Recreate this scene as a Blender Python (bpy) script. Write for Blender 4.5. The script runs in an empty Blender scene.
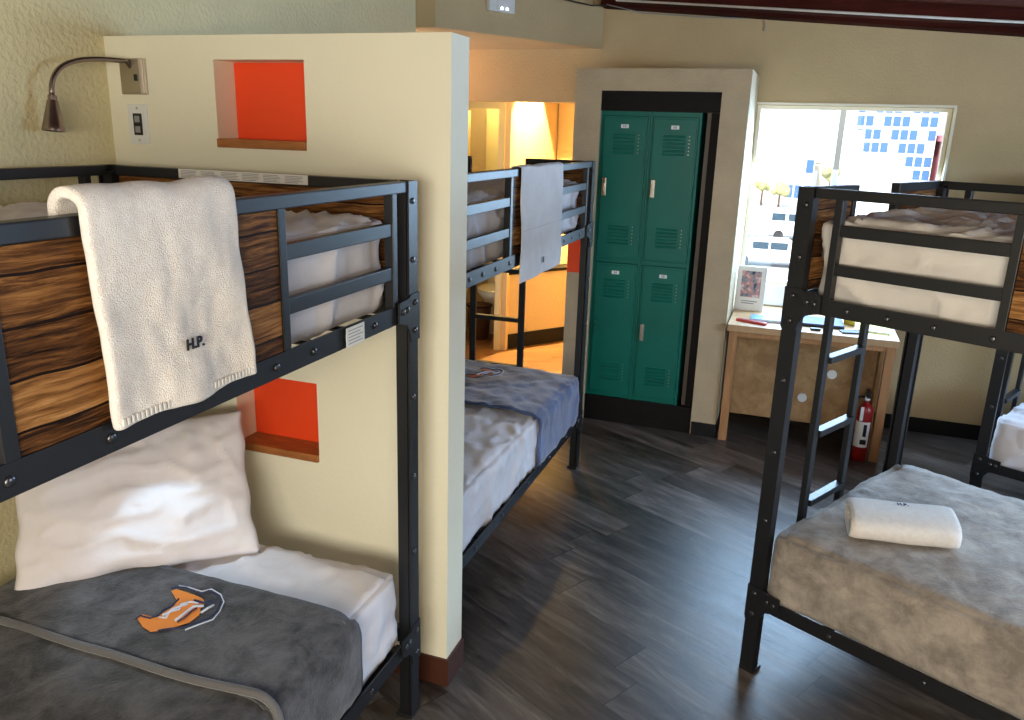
import bpy, bmesh, math, random
from mathutils import Vector, Matrix, noise
PI = math.pi
S = bpy.context.scene
COL = S.collection

# ------------------------------------------------------------------ camera, world, light, exposure
cam_d = bpy.data.cameras.new('camera'); cam = bpy.data.objects.new('camera', cam_d); COL.objects.link(cam)
cam_d.sensor_width = 36; cam_d.lens = 36 * 800.97 / 1024; cam_d.clip_start = .02; cam_d.clip_end = 500
YAW, PITCH, ROLL = 0.335277, 0.278566, 0.0303553
F = Vector((-math.sin(YAW) * math.cos(PITCH), math.cos(YAW) * math.cos(PITCH), -math.sin(PITCH)))
r0 = Vector((math.cos(YAW), math.sin(YAW), 0)); u0 = r0.cross(F)
RR = math.cos(ROLL) * r0 + math.sin(ROLL) * u0; UU = -math.sin(ROLL) * r0 + math.cos(ROLL) * u0
cam.matrix_world = Matrix(((RR.x, UU.x, -F.x, 0), (RR.y, UU.y, -F.y, 0), (RR.z, UU.z, -F.z, 1.85), (0, 0, 0, 1)))
S.camera = cam
S.view_settings.view_transform = 'Standard'; S.view_settings.look = 'None'
S.view_settings.exposure = 0.14; S.view_settings.gamma = 1.0; S.view_settings.use_curve_mapping = False

W = bpy.data.worlds.new('sky'); S.world = W; W.use_nodes = True
bg = W.node_tree.nodes['Background']; bg.inputs[0].default_value = (.74, .86, 1, 1); bg.inputs[1].default_value = 2.6

def light(name, kind, loc, tgt, energy, color, size=None, size_y=None, **k):
    d = bpy.data.lights.new(name, kind); d.energy = energy; d.color = color
    if kind == 'AREA':
        d.shape = 'RECTANGLE'; d.size = size; d.size_y = size_y or size
    elif size is not None and kind != 'SUN': d.shadow_soft_size = size
    for a, b in k.items(): setattr(d, a, b)
    o = bpy.data.objects.new(name, d); COL.objects.link(o); o.location = loc
    o.rotation_euler = (Vector(tgt) - Vector(loc)).to_track_quat('-Z', 'Y').to_euler()
    return o
light('sun', 'SUN', (0, -20, 30), (6, 20, 0), 9.0, (1, .97, .9), angle=.01)
# daylight through the far and right windows; warm fill from an added back window
light('far_window_daylight', 'AREA', (.22, 5.80, 1.5), (.2, 3.0, -.2), 82, (.46, .70, 1), 1.1, 1.1)
light('right_window_daylight', 'AREA', (3.28, 2.9, 1.62), (-1.2, 2.7, .0), 125, (.52, .73, 1), 1.5, 1.0)
light('back_window_fill', 'AREA', (-.1, -1.38, 1.62), (-.7, 2.2, .4), 82, (1, .91, .74), 1.7, .8)
# room lamps, the ceiling one added for warmth (fittings below, none for the bath)
light('fill_ceiling_glow', 'AREA', (.7, -.6, 2.40), (.7, .2, 0), 15, (1, .78, .50), .35, .35)
light('hall_lamp_glow', 'POINT', (-1.75, 6.05, 2.10), (0, 0, 0), 16, (1, .66, .24), .06)
light('hall_spot_glow', 'SPOT', (-2.15, 6.85, 2.62), (-2.24, 6.92, 0), 1050, (1, .74, .32), .03, spot_size=math.radians(80), spot_blend=.1)
light('soffit_lamp_glow', 'POINT', (-2.55, 5.25, 2.27), (0, 0, 0), 4.5, (1, .45, .11), .05)
light('bath_lamp_glow', 'POINT', (-2.75, 6.95, 2.2), (0, 0, 0), 18, (1, .78, .34), .08)

# ------------------------------------------------------------------ materials
def mat(name, color=(.8, .8, .8), rough=.6, metal=0, bump=0, bscale=40, bdetail=3, var=0, vscale=6, sheen=0, emit=None, spec=.5, bdist=.01, stretch=None):
    m = bpy.data.materials.new(name); m.use_nodes = True
    nt = m.node_tree; b = nt.nodes['Principled BSDF']
    b.inputs['Base Color'].default_value = (*color, 1); b.inputs['Roughness'].default_value = rough
    b.inputs['Metallic'].default_value = metal; b.inputs['Specular IOR Level'].default_value = spec
    if sheen: b.inputs['Sheen Weight'].default_value = sheen; b.inputs['Sheen Roughness'].default_value = .4
    if emit: b.inputs['Emission Color'].default_value = (*emit[:3], 1); b.inputs['Emission Strength'].default_value = emit[3]
    tc = nt.nodes.new('ShaderNodeTexCoord'); vec = tc.outputs['Object']
    if stretch:
        mp = nt.nodes.new('ShaderNodeMapping'); mp.inputs['Scale'].default_value = stretch
        nt.links.new(vec, mp.inputs['Vector']); vec = mp.outputs['Vector']
    if bump:
        n = nt.nodes.new('ShaderNodeTexNoise'); n.inputs['Scale'].default_value = bscale; n.inputs['Detail'].default_value = bdetail
        nt.links.new(vec, n.inputs['Vector'])
        bp = nt.nodes.new('ShaderNodeBump'); bp.inputs['Strength'].default_value = bump; bp.inputs['Distance'].default_value = bdist
        nt.links.new(n.outputs['Fac'], bp.inputs['Height']); nt.links.new(bp.outputs['Normal'], b.inputs['Normal'])
    if var:
        n = nt.nodes.new('ShaderNodeTexNoise'); n.inputs['Scale'].default_value = vscale; n.inputs['Detail'].default_value = 5
        nt.links.new(vec, n.inputs['Vector'])
        r = nt.nodes.new('ShaderNodeValToRGB'); e = r.color_ramp.elements
        e[0].position = .3; e[1].position = .7
        e[0].color = (*[c * (1 - var) for c in color], 1); e[1].color = (*[min(1, c * (1 + var)) for c in color], 1)
        nt.links.new(n.outputs['Fac'], r.inputs['Fac']); nt.links.new(r.outputs['Color'], b.inputs['Base Color'])
    return m

def math_node(nt, op, a, b=None, c=None):
    n = nt.nodes.new('ShaderNodeMath'); n.operation = op
    for i, v in enumerate((a, b, c)):
        if v is None: continue
        if isinstance(v, (int, float)): n.inputs[i].default_value = v
        else: nt.links.new(v, n.inputs[i])
    return n.outputs[0]

def plank_mat(name, grain, across, width, cols, rough, seam=.06, seam_col=(.01, .006, .004), gs=3.0, length=None, rotz=0, knots=0, bump=.5, spec=.5, seam_wob=.0, ga=9.0):
    """wood boards: grain axis and across axis are 0, 1 or 2 of the object's own coordinates"""
    m = bpy.data.materials.new(name); m.use_nodes = True
    nt = m.node_tree; b = nt.nodes['Principled BSDF']; L = nt.links
    tc = nt.nodes.new('ShaderNodeTexCoord'); mp = nt.nodes.new('ShaderNodeMapping')
    mp.inputs['Rotation'].default_value = (0, 0, rotz); L.new(tc.outputs['Object'], mp.inputs['Vector'])
    sp = nt.nodes.new('ShaderNodeSeparateXYZ'); L.new(mp.outputs['Vector'], sp.inputs[0])
    g = sp.outputs[grain]; a = sp.outputs[across]
    if seam_wob:
        wn = nt.nodes.new('ShaderNodeTexNoise'); wn.inputs['Scale'].default_value = 5; L.new(mp.outputs['Vector'], wn.inputs['Vector'])
        a = math_node(nt, 'ADD', a, math_node(nt, 'MULTIPLY', math_node(nt, 'SUBTRACT', wn.outputs['Fac'], .5), seam_wob))
    aw = math_node(nt, 'DIVIDE', a, width); idx = math_node(nt, 'FLOOR', aw); fr = math_node(nt, 'FRACT', aw)
    w1 = nt.nodes.new('ShaderNodeTexWhiteNoise'); w1.noise_dimensions = '1D'; L.new(idx, w1.inputs['W'])
    gsh = math_node(nt, 'ADD', g, math_node(nt, 'MULTIPLY', w1.outputs['Value'], 7.3))
    tone = w1.outputs['Value']; endseam = None
    if length:
        gl = math_node(nt, 'DIVIDE', gsh, length); gi = math_node(nt, 'FLOOR', gl); gf = math_node(nt, 'FRACT', gl)
        w2 = nt.nodes.new('ShaderNodeTexWhiteNoise'); w2.noise_dimensions = '2D'
        cv = nt.nodes.new('ShaderNodeCombineXYZ'); L.new(gi, cv.inputs[0]); L.new(idx, cv.inputs[1]); L.new(cv.outputs[0], w2.inputs['Vector'])
        tone = w2.outputs['Value']; endseam = math_node(nt, 'LESS_THAN', gf, .004 / length)
    cb = nt.nodes.new('ShaderNodeCombineXYZ')
    L.new(gsh, cb.inputs[0]); L.new(math_node(nt, 'MULTIPLY', a, ga), cb.inputs[1]); L.new(math_node(nt, 'MULTIPLY', tone, 11.0), cb.inputs[2])
    n = nt.nodes.new('ShaderNodeTexNoise'); n.inputs['Scale'].default_value = gs; n.inputs['Detail'].default_value = 9
    n.inputs['Roughness'].default_value = .68; n.inputs['Distortion'].default_value = .6; L.new(cb.outputs[0], n.inputs['Vector'])
    v = math_node(nt, 'ADD', n.outputs['Fac'], math_node(nt, 'MULTIPLY', math_node(nt, 'SUBTRACT', tone, .5), .22))
    r = nt.nodes.new('ShaderNodeValToRGB'); el = r.color_ramp.elements
    el[0].position = .28; el[0].color = (*cols[0], 1); el[1].position = .74; el[1].color = (*cols[-1], 1)
    for k, c in enumerate(cols[1:-1]):
        e = el.new(.28 + .46 * (k + 1) / (len(cols) - 1)); e.color = (*c, 1)
    L.new(v, r.inputs['Fac'])
    dark = math_node(nt, 'LESS_THAN', fr, seam)
    if endseam is not None: dark = math_node(nt, 'MAXIMUM', dark, endseam)
    if knots:
        k = nt.nodes.new('ShaderNodeTexNoise'); k.inputs['Scale'].default_value = 2.2; k.inputs['Detail'].default_value = 6
        cb2 = nt.nodes.new('ShaderNodeCombineXYZ'); L.new(gsh, cb2.inputs[0]); L.new(math_node(nt, 'MULTIPLY', a, 26.0), cb2.inputs[1])
        L.new(cb2.outputs[0], k.inputs['Vector'])
        kk = nt.nodes.new('ShaderNodeMapRange'); kk.inputs[1].default_value = .62; kk.inputs[2].default_value = .70
        L.new(k.outputs['Fac'], kk.inputs[0]); dark = math_node(nt, 'MAXIMUM', dark, math_node(nt, 'MULTIPLY', kk.outputs[0], knots))
    mx = nt.nodes.new('ShaderNodeMix'); mx.data_type = 'RGBA'
    L.new(dark, mx.inputs[0]); L.new(r.outputs['Color'], mx.inputs[6]); mx.inputs[7].default_value = (*seam_col, 1)
    L.new(mx.outputs[2], b.inputs['Base Color'])
    b.inputs['Specular IOR Level'].default_value = spec
    rg = nt.nodes.new('ShaderNodeMapRange'); rg.inputs[3].default_value = rough - .07; rg.inputs[4].default_value = rough + .1
    L.new(n.outputs['Fac'], rg.inputs[0]); L.new(rg.outputs[0], b.inputs['Roughness'])
    bp = nt.nodes.new('ShaderNodeBump'); bp.inputs['Strength'].default_value = bump; bp.inputs['Distance'].default_value = .004
    L.new(math_node(nt, 'SUBTRACT', n.outputs['Fac'], dark), bp.inputs['Height']); L.new(bp.outputs['Normal'], b.inputs['Normal'])
    return m

def fabric_mat(name, c1, c2, rough=.9, vscale=5, bscale=220, bump=.4, sheen=.3, detail=6, fold=0, bdist=.004):
    m = bpy.data.materials.new(name); m.use_nodes = True
    nt = m.node_tree; b = nt.nodes['Principled BSDF']; L = nt.links
    tc = nt.nodes.new('ShaderNodeTexCoord')
    n = nt.nodes.new('ShaderNodeTexNoise'); n.inputs['Scale'].default_value = vscale; n.inputs['Detail'].default_value = detail; n.inputs['Distortion'].default_value = .35
    n.inputs['Roughness'].default_value = .68
    L.new(tc.outputs['Object'], n.inputs['Vector'])
    r = nt.nodes.new('ShaderNodeValToRGB'); e = r.color_ramp.elements
    e[0].position = .38; e[1].position = .64; e[0].color = (*c1, 1); e[1].color = (*c2, 1)
    L.new(n.outputs['Fac'], r.inputs['Fac']); L.new(r.outputs['Color'], b.inputs['Base Color'])
    b.inputs['Roughness'].default_value = rough; b.inputs['Sheen Weight'].default_value = sheen; b.inputs['Sheen Roughness'].default_value = .45
    b.inputs['Specular IOR Level'].default_value = .25
    n2 = nt.nodes.new('ShaderNodeTexNoise'); n2.inputs['Scale'].default_value = bscale; n2.inputs['Detail'].default_value = 3
    L.new(tc.outputs['Object'], n2.inputs['Vector'])
    bp = nt.nodes.new('ShaderNodeBump'); bp.inputs['Strength'].default_value = bump; bp.inputs['Distance'].default_value = bdist
    h = n2.outputs['Fac']
    if fold:
        n3 = nt.nodes.new('ShaderNodeTexNoise'); n3.inputs['Scale'].default_value = 9; n3.inputs['Detail'].default_value = 4; n3.inputs['Distortion'].default_value = 1.5
        L.new(tc.outputs['Object'], n3.inputs['Vector'])
        h = math_node(nt, 'ADD', h, math_node(nt, 'MULTIPLY', n3.outputs['Fac'], fold))
    L.new(h, bp.inputs['Height']); L.new(bp.outputs['Normal'], b.inputs['Normal'])
    return m

def glass_mat():
    m = bpy.data.materials.new('window glass'); m.use_nodes = True; nt = m.node_tree
    nt.nodes.remove(nt.nodes['Principled BSDF'])
    t = nt.nodes.new('ShaderNodeBsdfTransparent'); t.inputs[0].default_value = (.95, .97, .97, 1)
    g = nt.nodes.new('ShaderNodeBsdfGlossy'); g.inputs['Roughness'].default_value = .02
    mx = nt.nodes.new('ShaderNodeMixShader'); mx.inputs[0].default_value = .05
    nt.links.new(t.outputs[0], mx.inputs[1]); nt.links.new(g.outputs[0], mx.inputs[2])
    nt.links.new(mx.outputs[0], nt.nodes['Material Output'].inputs[0]); return m

M = {}
M['smooth'] = mat('cream smooth plaster', (.82, .785, .63), .75, bump=.12, bscale=60, var=.02, vscale=3)
M['plaster'] = mat('cream textured plaster', (.55, .42, .235), .8, bump=.55, bscale=75, bdetail=2, bdist=.009, var=.05, vscale=4)
M['alcove'] = mat('sand textured plaster', (.52, .41, .265), .85, bump=.9, bscale=130, bdetail=3, bdist=.008, var=.09, vscale=6)
M['orange'] = mat('orange paint', (.86, .065, .008), .55, bump=.1, bscale=30)
M['hallwall'] = mat('hall plaster', (.62, .48, .28), .8, bump=.3, bscale=50)
M['metal'] = mat('black powder coated steel', (.009, .0095, .012), .42, bump=.12, bscale=500, bdist=.001, spec=.5)
M['bolt'] = mat('steel bolt', (.12, .12, .13), .3, metal=.9)
M['chrome'] = mat('brushed nickel', (.55, .50, .45), .28, metal=1)
M['bronze'] = mat('brushed bronze nickel', (.30, .24, .21), .3, metal=1, bump=.1, bscale=300, bdist=.001)
rust = [(.012, .005, .002), (.11, .042, .012), (.30, .135, .040), (.50, .26, .10)]
M['rusticU'] = plank_mat('rustic boards along', 0, 2, .0745, rust, .68, .06, (.010, .004, .002), gs=7, knots=1.0, seam_wob=.022, ga=15.0, spec=.15)
M['rusticV'] = plank_mat('rustic boards across', 1, 2, .0745, rust, .68, .06, (.010, .004, .002), gs=7, knots=1.0, seam_wob=.022, ga=15.0, spec=.15)
M['floor'] = plank_mat('dark vinyl planks', 0, 1, .18, [(.020, .015, .013), (.058, .046, .041), (.11, .092, .084), (.21, .182, .168)], .38, .008, (.016, .013, .012), ga=6.0, gs=3.0, length=1.2, rotz=math.radians(28), bump=.25, spec=.55)
M['hallfloor'] = plank_mat('honey laminate planks', 0, 1, .14, [(.12, .05, .018), (.24, .115, .04), (.36, .19, .075)], .4, .015, (.10, .05, .02), gs=1.5, length=1.1, rotz=math.radians(-30), bump=.2)
M['sheet'] = fabric_mat('white cotton sheet', (.70, .66, .69), (.78, .75, .78), .85, 4, 300, .15, .1, fold=2.2, bdist=.006)
M['sheetwarm'] = fabric_mat('cream cotton sheet', (.74, .69, .64), (.80, .76, .72), .85, 4, 300, .15, .1, fold=2.2, bdist=.006)
M['pillow'] = fabric_mat('white pillowcase', (.74, .68, .70), (.79, .74, .76), .85, 3, 300, .12, .1, fold=2.0, bdist=.006)
M['blanket'] = fabric_mat('grey plush blanket', (.030, .030, .035), (.120, .116, .128), .85, 9, 130, .6, .22, fold=1.8)
M['bluegrey'] = fabric_mat('slate blue plush blanket', (.04, .06, .14), (.10, .15, .30), .8, 5, 130, .5, .5, fold=1.5)
M['greylight'] = fabric_mat('silver grey plush blanket', (.22, .19, .165), (.42, .365, .315), .85, 11, 130, .6, .25, fold=2.2, detail=9)
M['terry'] = fabric_mat('white terry cloth', (.84, .77, .71), (.91, .86, .81), .95, 60, 420, .7, .25, bdist=.006)
M['towelblue'] = fabric_mat('white flat towel', (.74, .72, .74), (.82, .80, .82), .95, 9, 350, .4, .2, fold=1.0)
M['piping'] = mat('grey blanket hem', (.12, .115, .12), .8, bump=.3, bscale=200, sheen=.4)
M['locker'] = mat('green enamelled steel', (.0, .125, .092), .42, bump=.05, bscale=20, var=.12, vscale=3, spec=.3)
M['lockdark'] = mat('dark locker slot', (.0, .085, .062), .5)
M['darkwood'] = mat('near black stained wood', (.008, .006, .006), .55, bump=.3, bscale=20, stretch=(1, 1, 8), spec=.15)
M['brownboard'] = mat('grey brown board', (.11, .085, .07), .5, bump=.3, bscale=20)
M['deskwood'] = plank_mat('light birch wood', 0, 1, .4, [(.42, .25, .12), (.60, .38, .20), (.70, .47, .27)], .42, .0, gs=1.6, bump=.15)
M['osb'] = fabric_mat('honey plywood', (.30, .17, .075), (.46, .29, .14), .55, 9, 60, .3, 0, detail=9)
M['legwood'] = plank_mat('orange pine leg', 2, 0, .4, [(.33, .15, .06), (.45, .22, .09), (.52, .28, .13)], .45, .0, gs=2, bump=.15)
M['sillwood'] = mat('stained niche shelf', (.36, .13, .035), .4, bump=.3, bscale=30, var=.25, vscale=12, stretch=(1, 5, 5))
M['blackbase'] = mat('black rubber baseboard', (.006, .006, .007), .5, spec=.25)
M['brownbase'] = mat('brown rubber baseboard', (.075, .024, .014), .4)
M['redbeam'] = plank_mat('dark red stained beam', 0, 2, .5, [(.020, .004, .003), (.050, .010, .007), (.085, .018, .012)], .85, .0, gs=2, bump=.2, spec=.08)
M['ceiling'] = plank_mat('red stained ceiling boards', 0, 1, .2, [(.04, .009, .006), (.075, .018, .011), (.10, .028, .016)], .85, .03, gs=2, bump=.2, spec=.08)
M['white'] = mat('white paint', (.82, .82, .80), .4)
M['vinyl'] = mat('white vinyl window frame', (.84, .80, .66), .4)
M['winwhite'] = mat('white window wall', (.80, .84, .86), .5)
M['glass'] = glass_mat()
M['plastic'] = mat('white plastic', (.75, .76, .75), .35)
M['blackplastic'] = mat('black plastic', (.015, .015, .017), .35)
M['label'] = mat('white label', (.72, .70, .68), .5)
M['ink'] = mat('grey print', (.28, .28, .29), .6)
M['black'] = mat('black thread', (.01, .01, .018), .8)
M['logo'] = mat('orange embroidery', (.92, .27, .03), .7, bump=.4, bscale=300)
M['logored'] = mat('dull red orange embroidery', (.45, .12, .06), .7, bump=.4, bscale=300)
M['silverthread'] = mat('pale thread', (.62, .64, .74), .6)
M['navy'] = mat('navy thread', (.02, .025, .08), .7)
M['red'] = mat('red enamel', (.26, .006, .006), .35)
M['redplastic'] = mat('red plastic', (.50, .05, .05), .4)
M['blueplastic'] = mat('blue card', (.12, .30, .62), .4)
M['paper'] = mat('white paper', (.80, .79, .76), .6)
M['yellow'] = mat('yellow paper', (.72, .62, .10), .6)
M['laptop'] = mat('blue grey laptop lid', (.05, .07, .16), .6)
M['porcelain'] = mat('white porcelain', (.80, .76, .62), .15)
M['doorpaint'] = mat('cream yellow door paint', (.74, .62, .30), .45)
M['brown'] = mat('brown cabinet', (.09, .035, .012), .5)
M['lampface'] = mat('lamp diffuser', (.9, .9, .9), .4, emit=(1, .85, .62, 6))
M['ledface'] = mat('cool led lens', (.9, .9, .9), .3, emit=(.85, .93, 1, 8))

# ------------------------------------------------------------------ mesh helpers
def box(bm, x0, x1, y0, y1, z0, z1, bev=0):
    c = Vector(((x0 + x1) / 2, (y0 + y1) / 2, (z0 + z1) / 2))
    r = bmesh.ops.create_cube(bm, size=1, matrix=Matrix.Translation(c) @ Matrix.Diagonal((abs(x1 - x0), abs(y1 - y0), abs(z1 - z0), 1)))
    if bev:
        es = list({e for v in r['verts'] for e in v.link_edges})
        bmesh.ops.bevel(bm, geom=es, offset=bev, segments=2, affect='EDGES', profile=.6)
def B(*a, bev=0):
    bm = bmesh.new()
    if a and not isinstance(a[0], (int, float)):
        for t in a: box(bm, *t, bev=bev)
    else: box(bm, *a, bev=bev)
    return bm
def cyl(bm, p, q, r, r2=None, seg=16, caps=True):
    p, q = Vector(p), Vector(q); d = q - p
    m = Matrix.Translation((p + q) / 2) @ d.to_track_quat('Z', 'Y').to_matrix().to_4x4()
    bmesh.ops.create_cone(bm, cap_ends=caps, segments=seg, radius1=r, radius2=r if r2 is None else r2, depth=d.length, matrix=m)
def CY(*a, **k):
    bm = bmesh.new(); cyl(bm, *a, **k); return bm
def lathe(bm, prof, seg=24, m=Matrix()):
    rings = []
    for r, z in prof:
        if r < 1e-5: rings.append([bm.verts.new(m @ Vector((0, 0, z)))])
        else: rings.append([bm.verts.new(m @ Vector((r * math.cos(2 * PI * i / seg), r * math.sin(2 * PI * i / seg), z))) for i in range(seg)])
    for a, b in zip(rings, rings[1:]):
        for i in range(seg):
            j = (i + 1) % seg
            if len(a) == 1 and len(b) == 1: continue
            if len(a) == 1: bm.faces.new((a[0], b[i], b[j]))
            elif len(b) == 1: bm.faces.new((a[i], b[0], a[j]))
            else: bm.faces.new((a[i], b[i], b[j], a[j]))
def tube(bm, pts, r, seg=8):
    pts = [Vector(p) for p in pts]; rings = []
    up = None
    for i, p in enumerate(pts):
        d = (pts[min(i + 1, len(pts) - 1)] - pts[max(i - 1, 0)]).normalized()
        if up is None: up = d.orthogonal().normalized()
        up = (up - d * up.dot(d)).normalized(); s = d.cross(up)
        rr = r(i / (len(pts) - 1)) if callable(r) else r
        rings.append([bm.verts.new(p + rr * (math.cos(2 * PI * k / seg) * up + math.sin(2 * PI * k / seg) * s)) for k in range(seg)])
    for a, b in zip(rings, rings[1:]):
        for i in range(seg): bm.faces.new((a[i], a[(i + 1) % seg], b[(i + 1) % seg], b[i]))
    bm.faces.new(rings[0]); bm.faces.new(rings[-1])
def prism(bm, poly, ax, a0, a1):
    """poly of 2-D points extruded along axis ax ('x','y','z')"""
    def P(p, a): return Vector({'x': (a, p[0], p[1]), 'y': (p[0], a, p[1]), 'z': (p[0], p[1], a)}[ax])
    A = [bm.verts.new(P(p, a0)) for p in poly]; Bv = [bm.verts.new(P(p, a1)) for p in poly]
    bm.faces.new(A); bm.faces.new(Bv); n = len(poly)
    for i in range(n): bm.faces.new((A[i], A[(i + 1) % n], Bv[(i + 1) % n], Bv[i]))
def bez(p0, p1, p2, p3, n=16):
    p0, p1, p2, p3 = map(Vector, (p0, p1, p2, p3))
    return [((1 - t) ** 3) * p0 + 3 * t * (1 - t) ** 2 * p1 + 3 * t * t * (1 - t) * p2 + t ** 3 * p3 for t in [i / n for i in range(n + 1)]]

def obj(name, bm, m, parent=None, smooth=False, label=None):
    bmesh.ops.recalc_face_normals(bm, faces=bm.faces)
    me = bpy.data.meshes.new(name); bm.to_mesh(me); bm.free()
    me.materials.append(M[m] if isinstance(m, str) else m)
    if smooth: me.shade_smooth()
    o = bpy.data.objects.new(name, me); COL.objects.link(o)
    if parent: o.parent = parent
    if label: o['label'] = label
    return o
def smooth_by_angle(o, deg=40):
    o.data.shade_smooth()
    bm = bmesh.new(); bm.from_mesh(o.data)
    for e in bm.edges:
        if len(e.link_faces) == 2 and e.calc_face_angle(0) > math.radians(deg): e.smooth = False
    bm.to_mesh(o.data); bm.free(); return o
def thing(name, label, cat, loc=(0, 0, 0), rotz=0, group=None):
    o = bpy.data.objects.new(name, None); COL.objects.link(o); o.location = loc; o.rotation_euler = (0, 0, rotz)
    o.empty_display_size = .1
    o['label'] = label; o['category'] = cat
    if group: o['group'] = group
    return o
def tag(o, label, cat, group=None, kind=None):
    o['label'] = label; o['category'] = cat
    if group: o['group'] = group
    if kind: o['kind'] = kind
    return o
def struct(name, bm, m, parent=None, label=None, cat=None, smooth=False):
    o = obj(name, bm, m, parent, smooth)
    if not parent:
        o['kind'] = 'structure'
        o['label'] = label or name.replace('_', ' '); o['category'] = cat or name.split('_')[0]
    return o
def wall_boxes(bm, axis, a0, a1, z0, z1, t0, t1, holes):
    """slab along axis 'x' or 'y' from a0..a1, thickness t0..t1, with rectangular holes (a0,a1,z0,z1)"""
    A = sorted({a0, a1, *[h[0] for h in holes], *[h[1] for h in holes]}); Z = sorted({z0, z1, *[h[2] for h in holes], *[h[3] for h in holes]})
    for i in range(len(A) - 1):
        for j in range(len(Z) - 1):
            ca, cz = (A[i] + A[i + 1]) / 2, (Z[j] + Z[j + 1]) / 2
            if any(h[0] < ca < h[1] and h[2] < cz < h[3] for h in holes): continue
            if axis == 'x': box(bm, A[i], A[i + 1], t0, t1, Z[j], Z[j + 1])
            else: box(bm, t0, t1, A[i], A[i + 1], Z[j], Z[j + 1])

# ------------------------------------------------------------------ the setting
LX, FY, RX, BY = -2.18, 5.64, 3.35, -1.5
struct('floor', B((LX - .1, RX, BY, 5.45, -.1, 0), (-1.36, RX, 5.45, FY + .14, -.1, 0)), 'floor', label='dark grey brown vinyl plank floor of the dormitory')
struct('floor_hall', B(-4.2, -1.36, 5.45, 9.2, -.1, 0), 'hallfloor', label='honey wood floor of the hall beyond the far opening', cat='floor')
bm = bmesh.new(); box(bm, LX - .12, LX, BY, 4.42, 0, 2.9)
M['plasterlit'] = mat('cream textured plaster lightened as if lit', (.74, .66, .40), .8, bump=.6, bscale=60, bdetail=2, bdist=.010, var=.05, vscale=4)  # same paint as the far wall, lightened to stand in for stronger light
struct('wall_left', bm, 'plasterlit', label='cream textured wall on the left behind the bunks')
# half-height partition with its two niches
NX0, NX1 = -1.757, -1.432
NICHE = [(NX0, NX1, 1.797, 2.034), (NX0, NX1, .775, 1.03)]
bm = bmesh.new(); wall_boxes(bm, 'x', LX, -.957, 0, 2.105, 2.16, 2.262, NICHE); box(bm, LX, -.957, 2.262, 2.288, 0, 2.105)
bmesh.ops.remove_doubles(bm, verts=bm.verts, dist=1e-5)
struct('wall_partition', bm, 'smooth', label='smooth cream half-height partition wall with two niches')
for k, (a, b, z0, z1) in enumerate(NICHE):
    struct('trim_%d' % (k + 1), B(a + .001, b - .001, 2.256, 2.2615, z0, z1 - .001), 'orange', label=['orange painted back of the upper niche', 'orange painted back of the lower niche'][k], cat='trim')
    o = obj('niche_shelf', B((a + .001, b - .001, 2.15, 2.2555, z0 - .024, z0 + .003), bev=.002), 'sillwood')
    tag(o, ['thin stained wood shelf at the bottom of the upper orange niche', 'thin stained wood shelf at the bottom of the lower orange niche'][k], 'shelf')
    o.data.transform(Matrix.Translation((0, 0, .0)))
# far wall with window, header over the hall opening
WX0, WX1, WZ0, WZ1 = -.343, .80, .90, 2.06
bm = bmesh.new(); wall_boxes(bm, 'x', -1.39, RX, 0, 2.95, FY, FY + .16, [(WX0, WX1, WZ0, WZ1)]); 
struct('wall_far', bm, 'plaster', label='cream textured far wall with the window')
struct('wall_header', B(-3.4, -1.391, FY, FY + .14, 2.052, 2.95), 'plaster', label='textured header wall over the opening to the hall', cat='wall')
bm = bmesh.new(); prism(bm, [(-1.39, 5.638), (-2.06, 4.425), (LX - .12, 4.425), (LX - .6, 4.425), (-3.4, 5.638)], 'z', 2.40, 2.95)
struct('wall_soffit', bm, 'plaster', label='angled textured soffit in front of the hall opening', cat='wall')
bm = bmesh.new(); wall_boxes(bm, 'y', BY, FY + .16, 0, 2.9, RX, RX + .14, [(2.15, 3.65, 1.1, 2.1)])
struct('wall_right', bm, 'plaster', label='cream textured wall on the right')
bm = bmesh.new(); wall_boxes(bm, 'x', LX - .12, RX + .14, 0, 2.95, BY - .14, BY, [(-1.0, .7, 1.2, 2.25)])
struct('wall_back', bm, 'plaster', label='cream textured wall behind the bunks')
# sloping ceiling (falls towards the right)
bm = bmesh.new()
def cz(x): return 2.72 - .075 * (x + 1.4)
vs = []
for x, y in ((-4.3, BY), (RX + .1, BY), (RX + .1, 9.2), (-4.3, 9.2)):
    vs.append((bm.verts.new((x, y, cz(x))), bm.verts.new((x, y, cz(x) + .1))))
bm.faces.new([v[0] for v in vs]); bm.faces.new([v[1] for v in vs])
for i in range(4): bm.faces.new((vs[i][0], vs[(i + 1) % 4][0], vs[(i + 1) % 4][1], vs[i][1]))
struct('ceiling', bm, 'ceiling', label='red stained board ceiling sloping to the right')
# beams along the far wall
bm = bmesh.new(); prism(bm, [(-1.38, 2.649), (RX, 2.649 - .079 * (RX + 1.38)), (RX, cz(RX)), (-1.38, cz(-1.38))], 'y', 5.50, 5.638)
struct('trim_3', bm, 'redbeam', label='dark red beam along the top of the far wall', cat='beam')
bm = bmesh.new(); prism(bm, [(-1.22, 2.632), (RX, 2.632 - .070 * (RX + 1.22)), (RX, cz(RX)), (-1.22, cz(-1.22) )], 'y', 5.16, 5.36)
struct('trim_4', bm, 'redbeam', label='second dark red ceiling beam in front of the wall beam', cat='beam')
bm = bmesh.new(); tube(bm, [(-1.2, 5.152, 2.628), (RX - .02, 5.152, 2.628 - .070 * (RX + 1.2))], .007, 8)
tag(obj('conduit', bm, 'plastic', smooth=True), 'thin white conduit running along the lower edge of the dark red beam', 'conduit')
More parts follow.
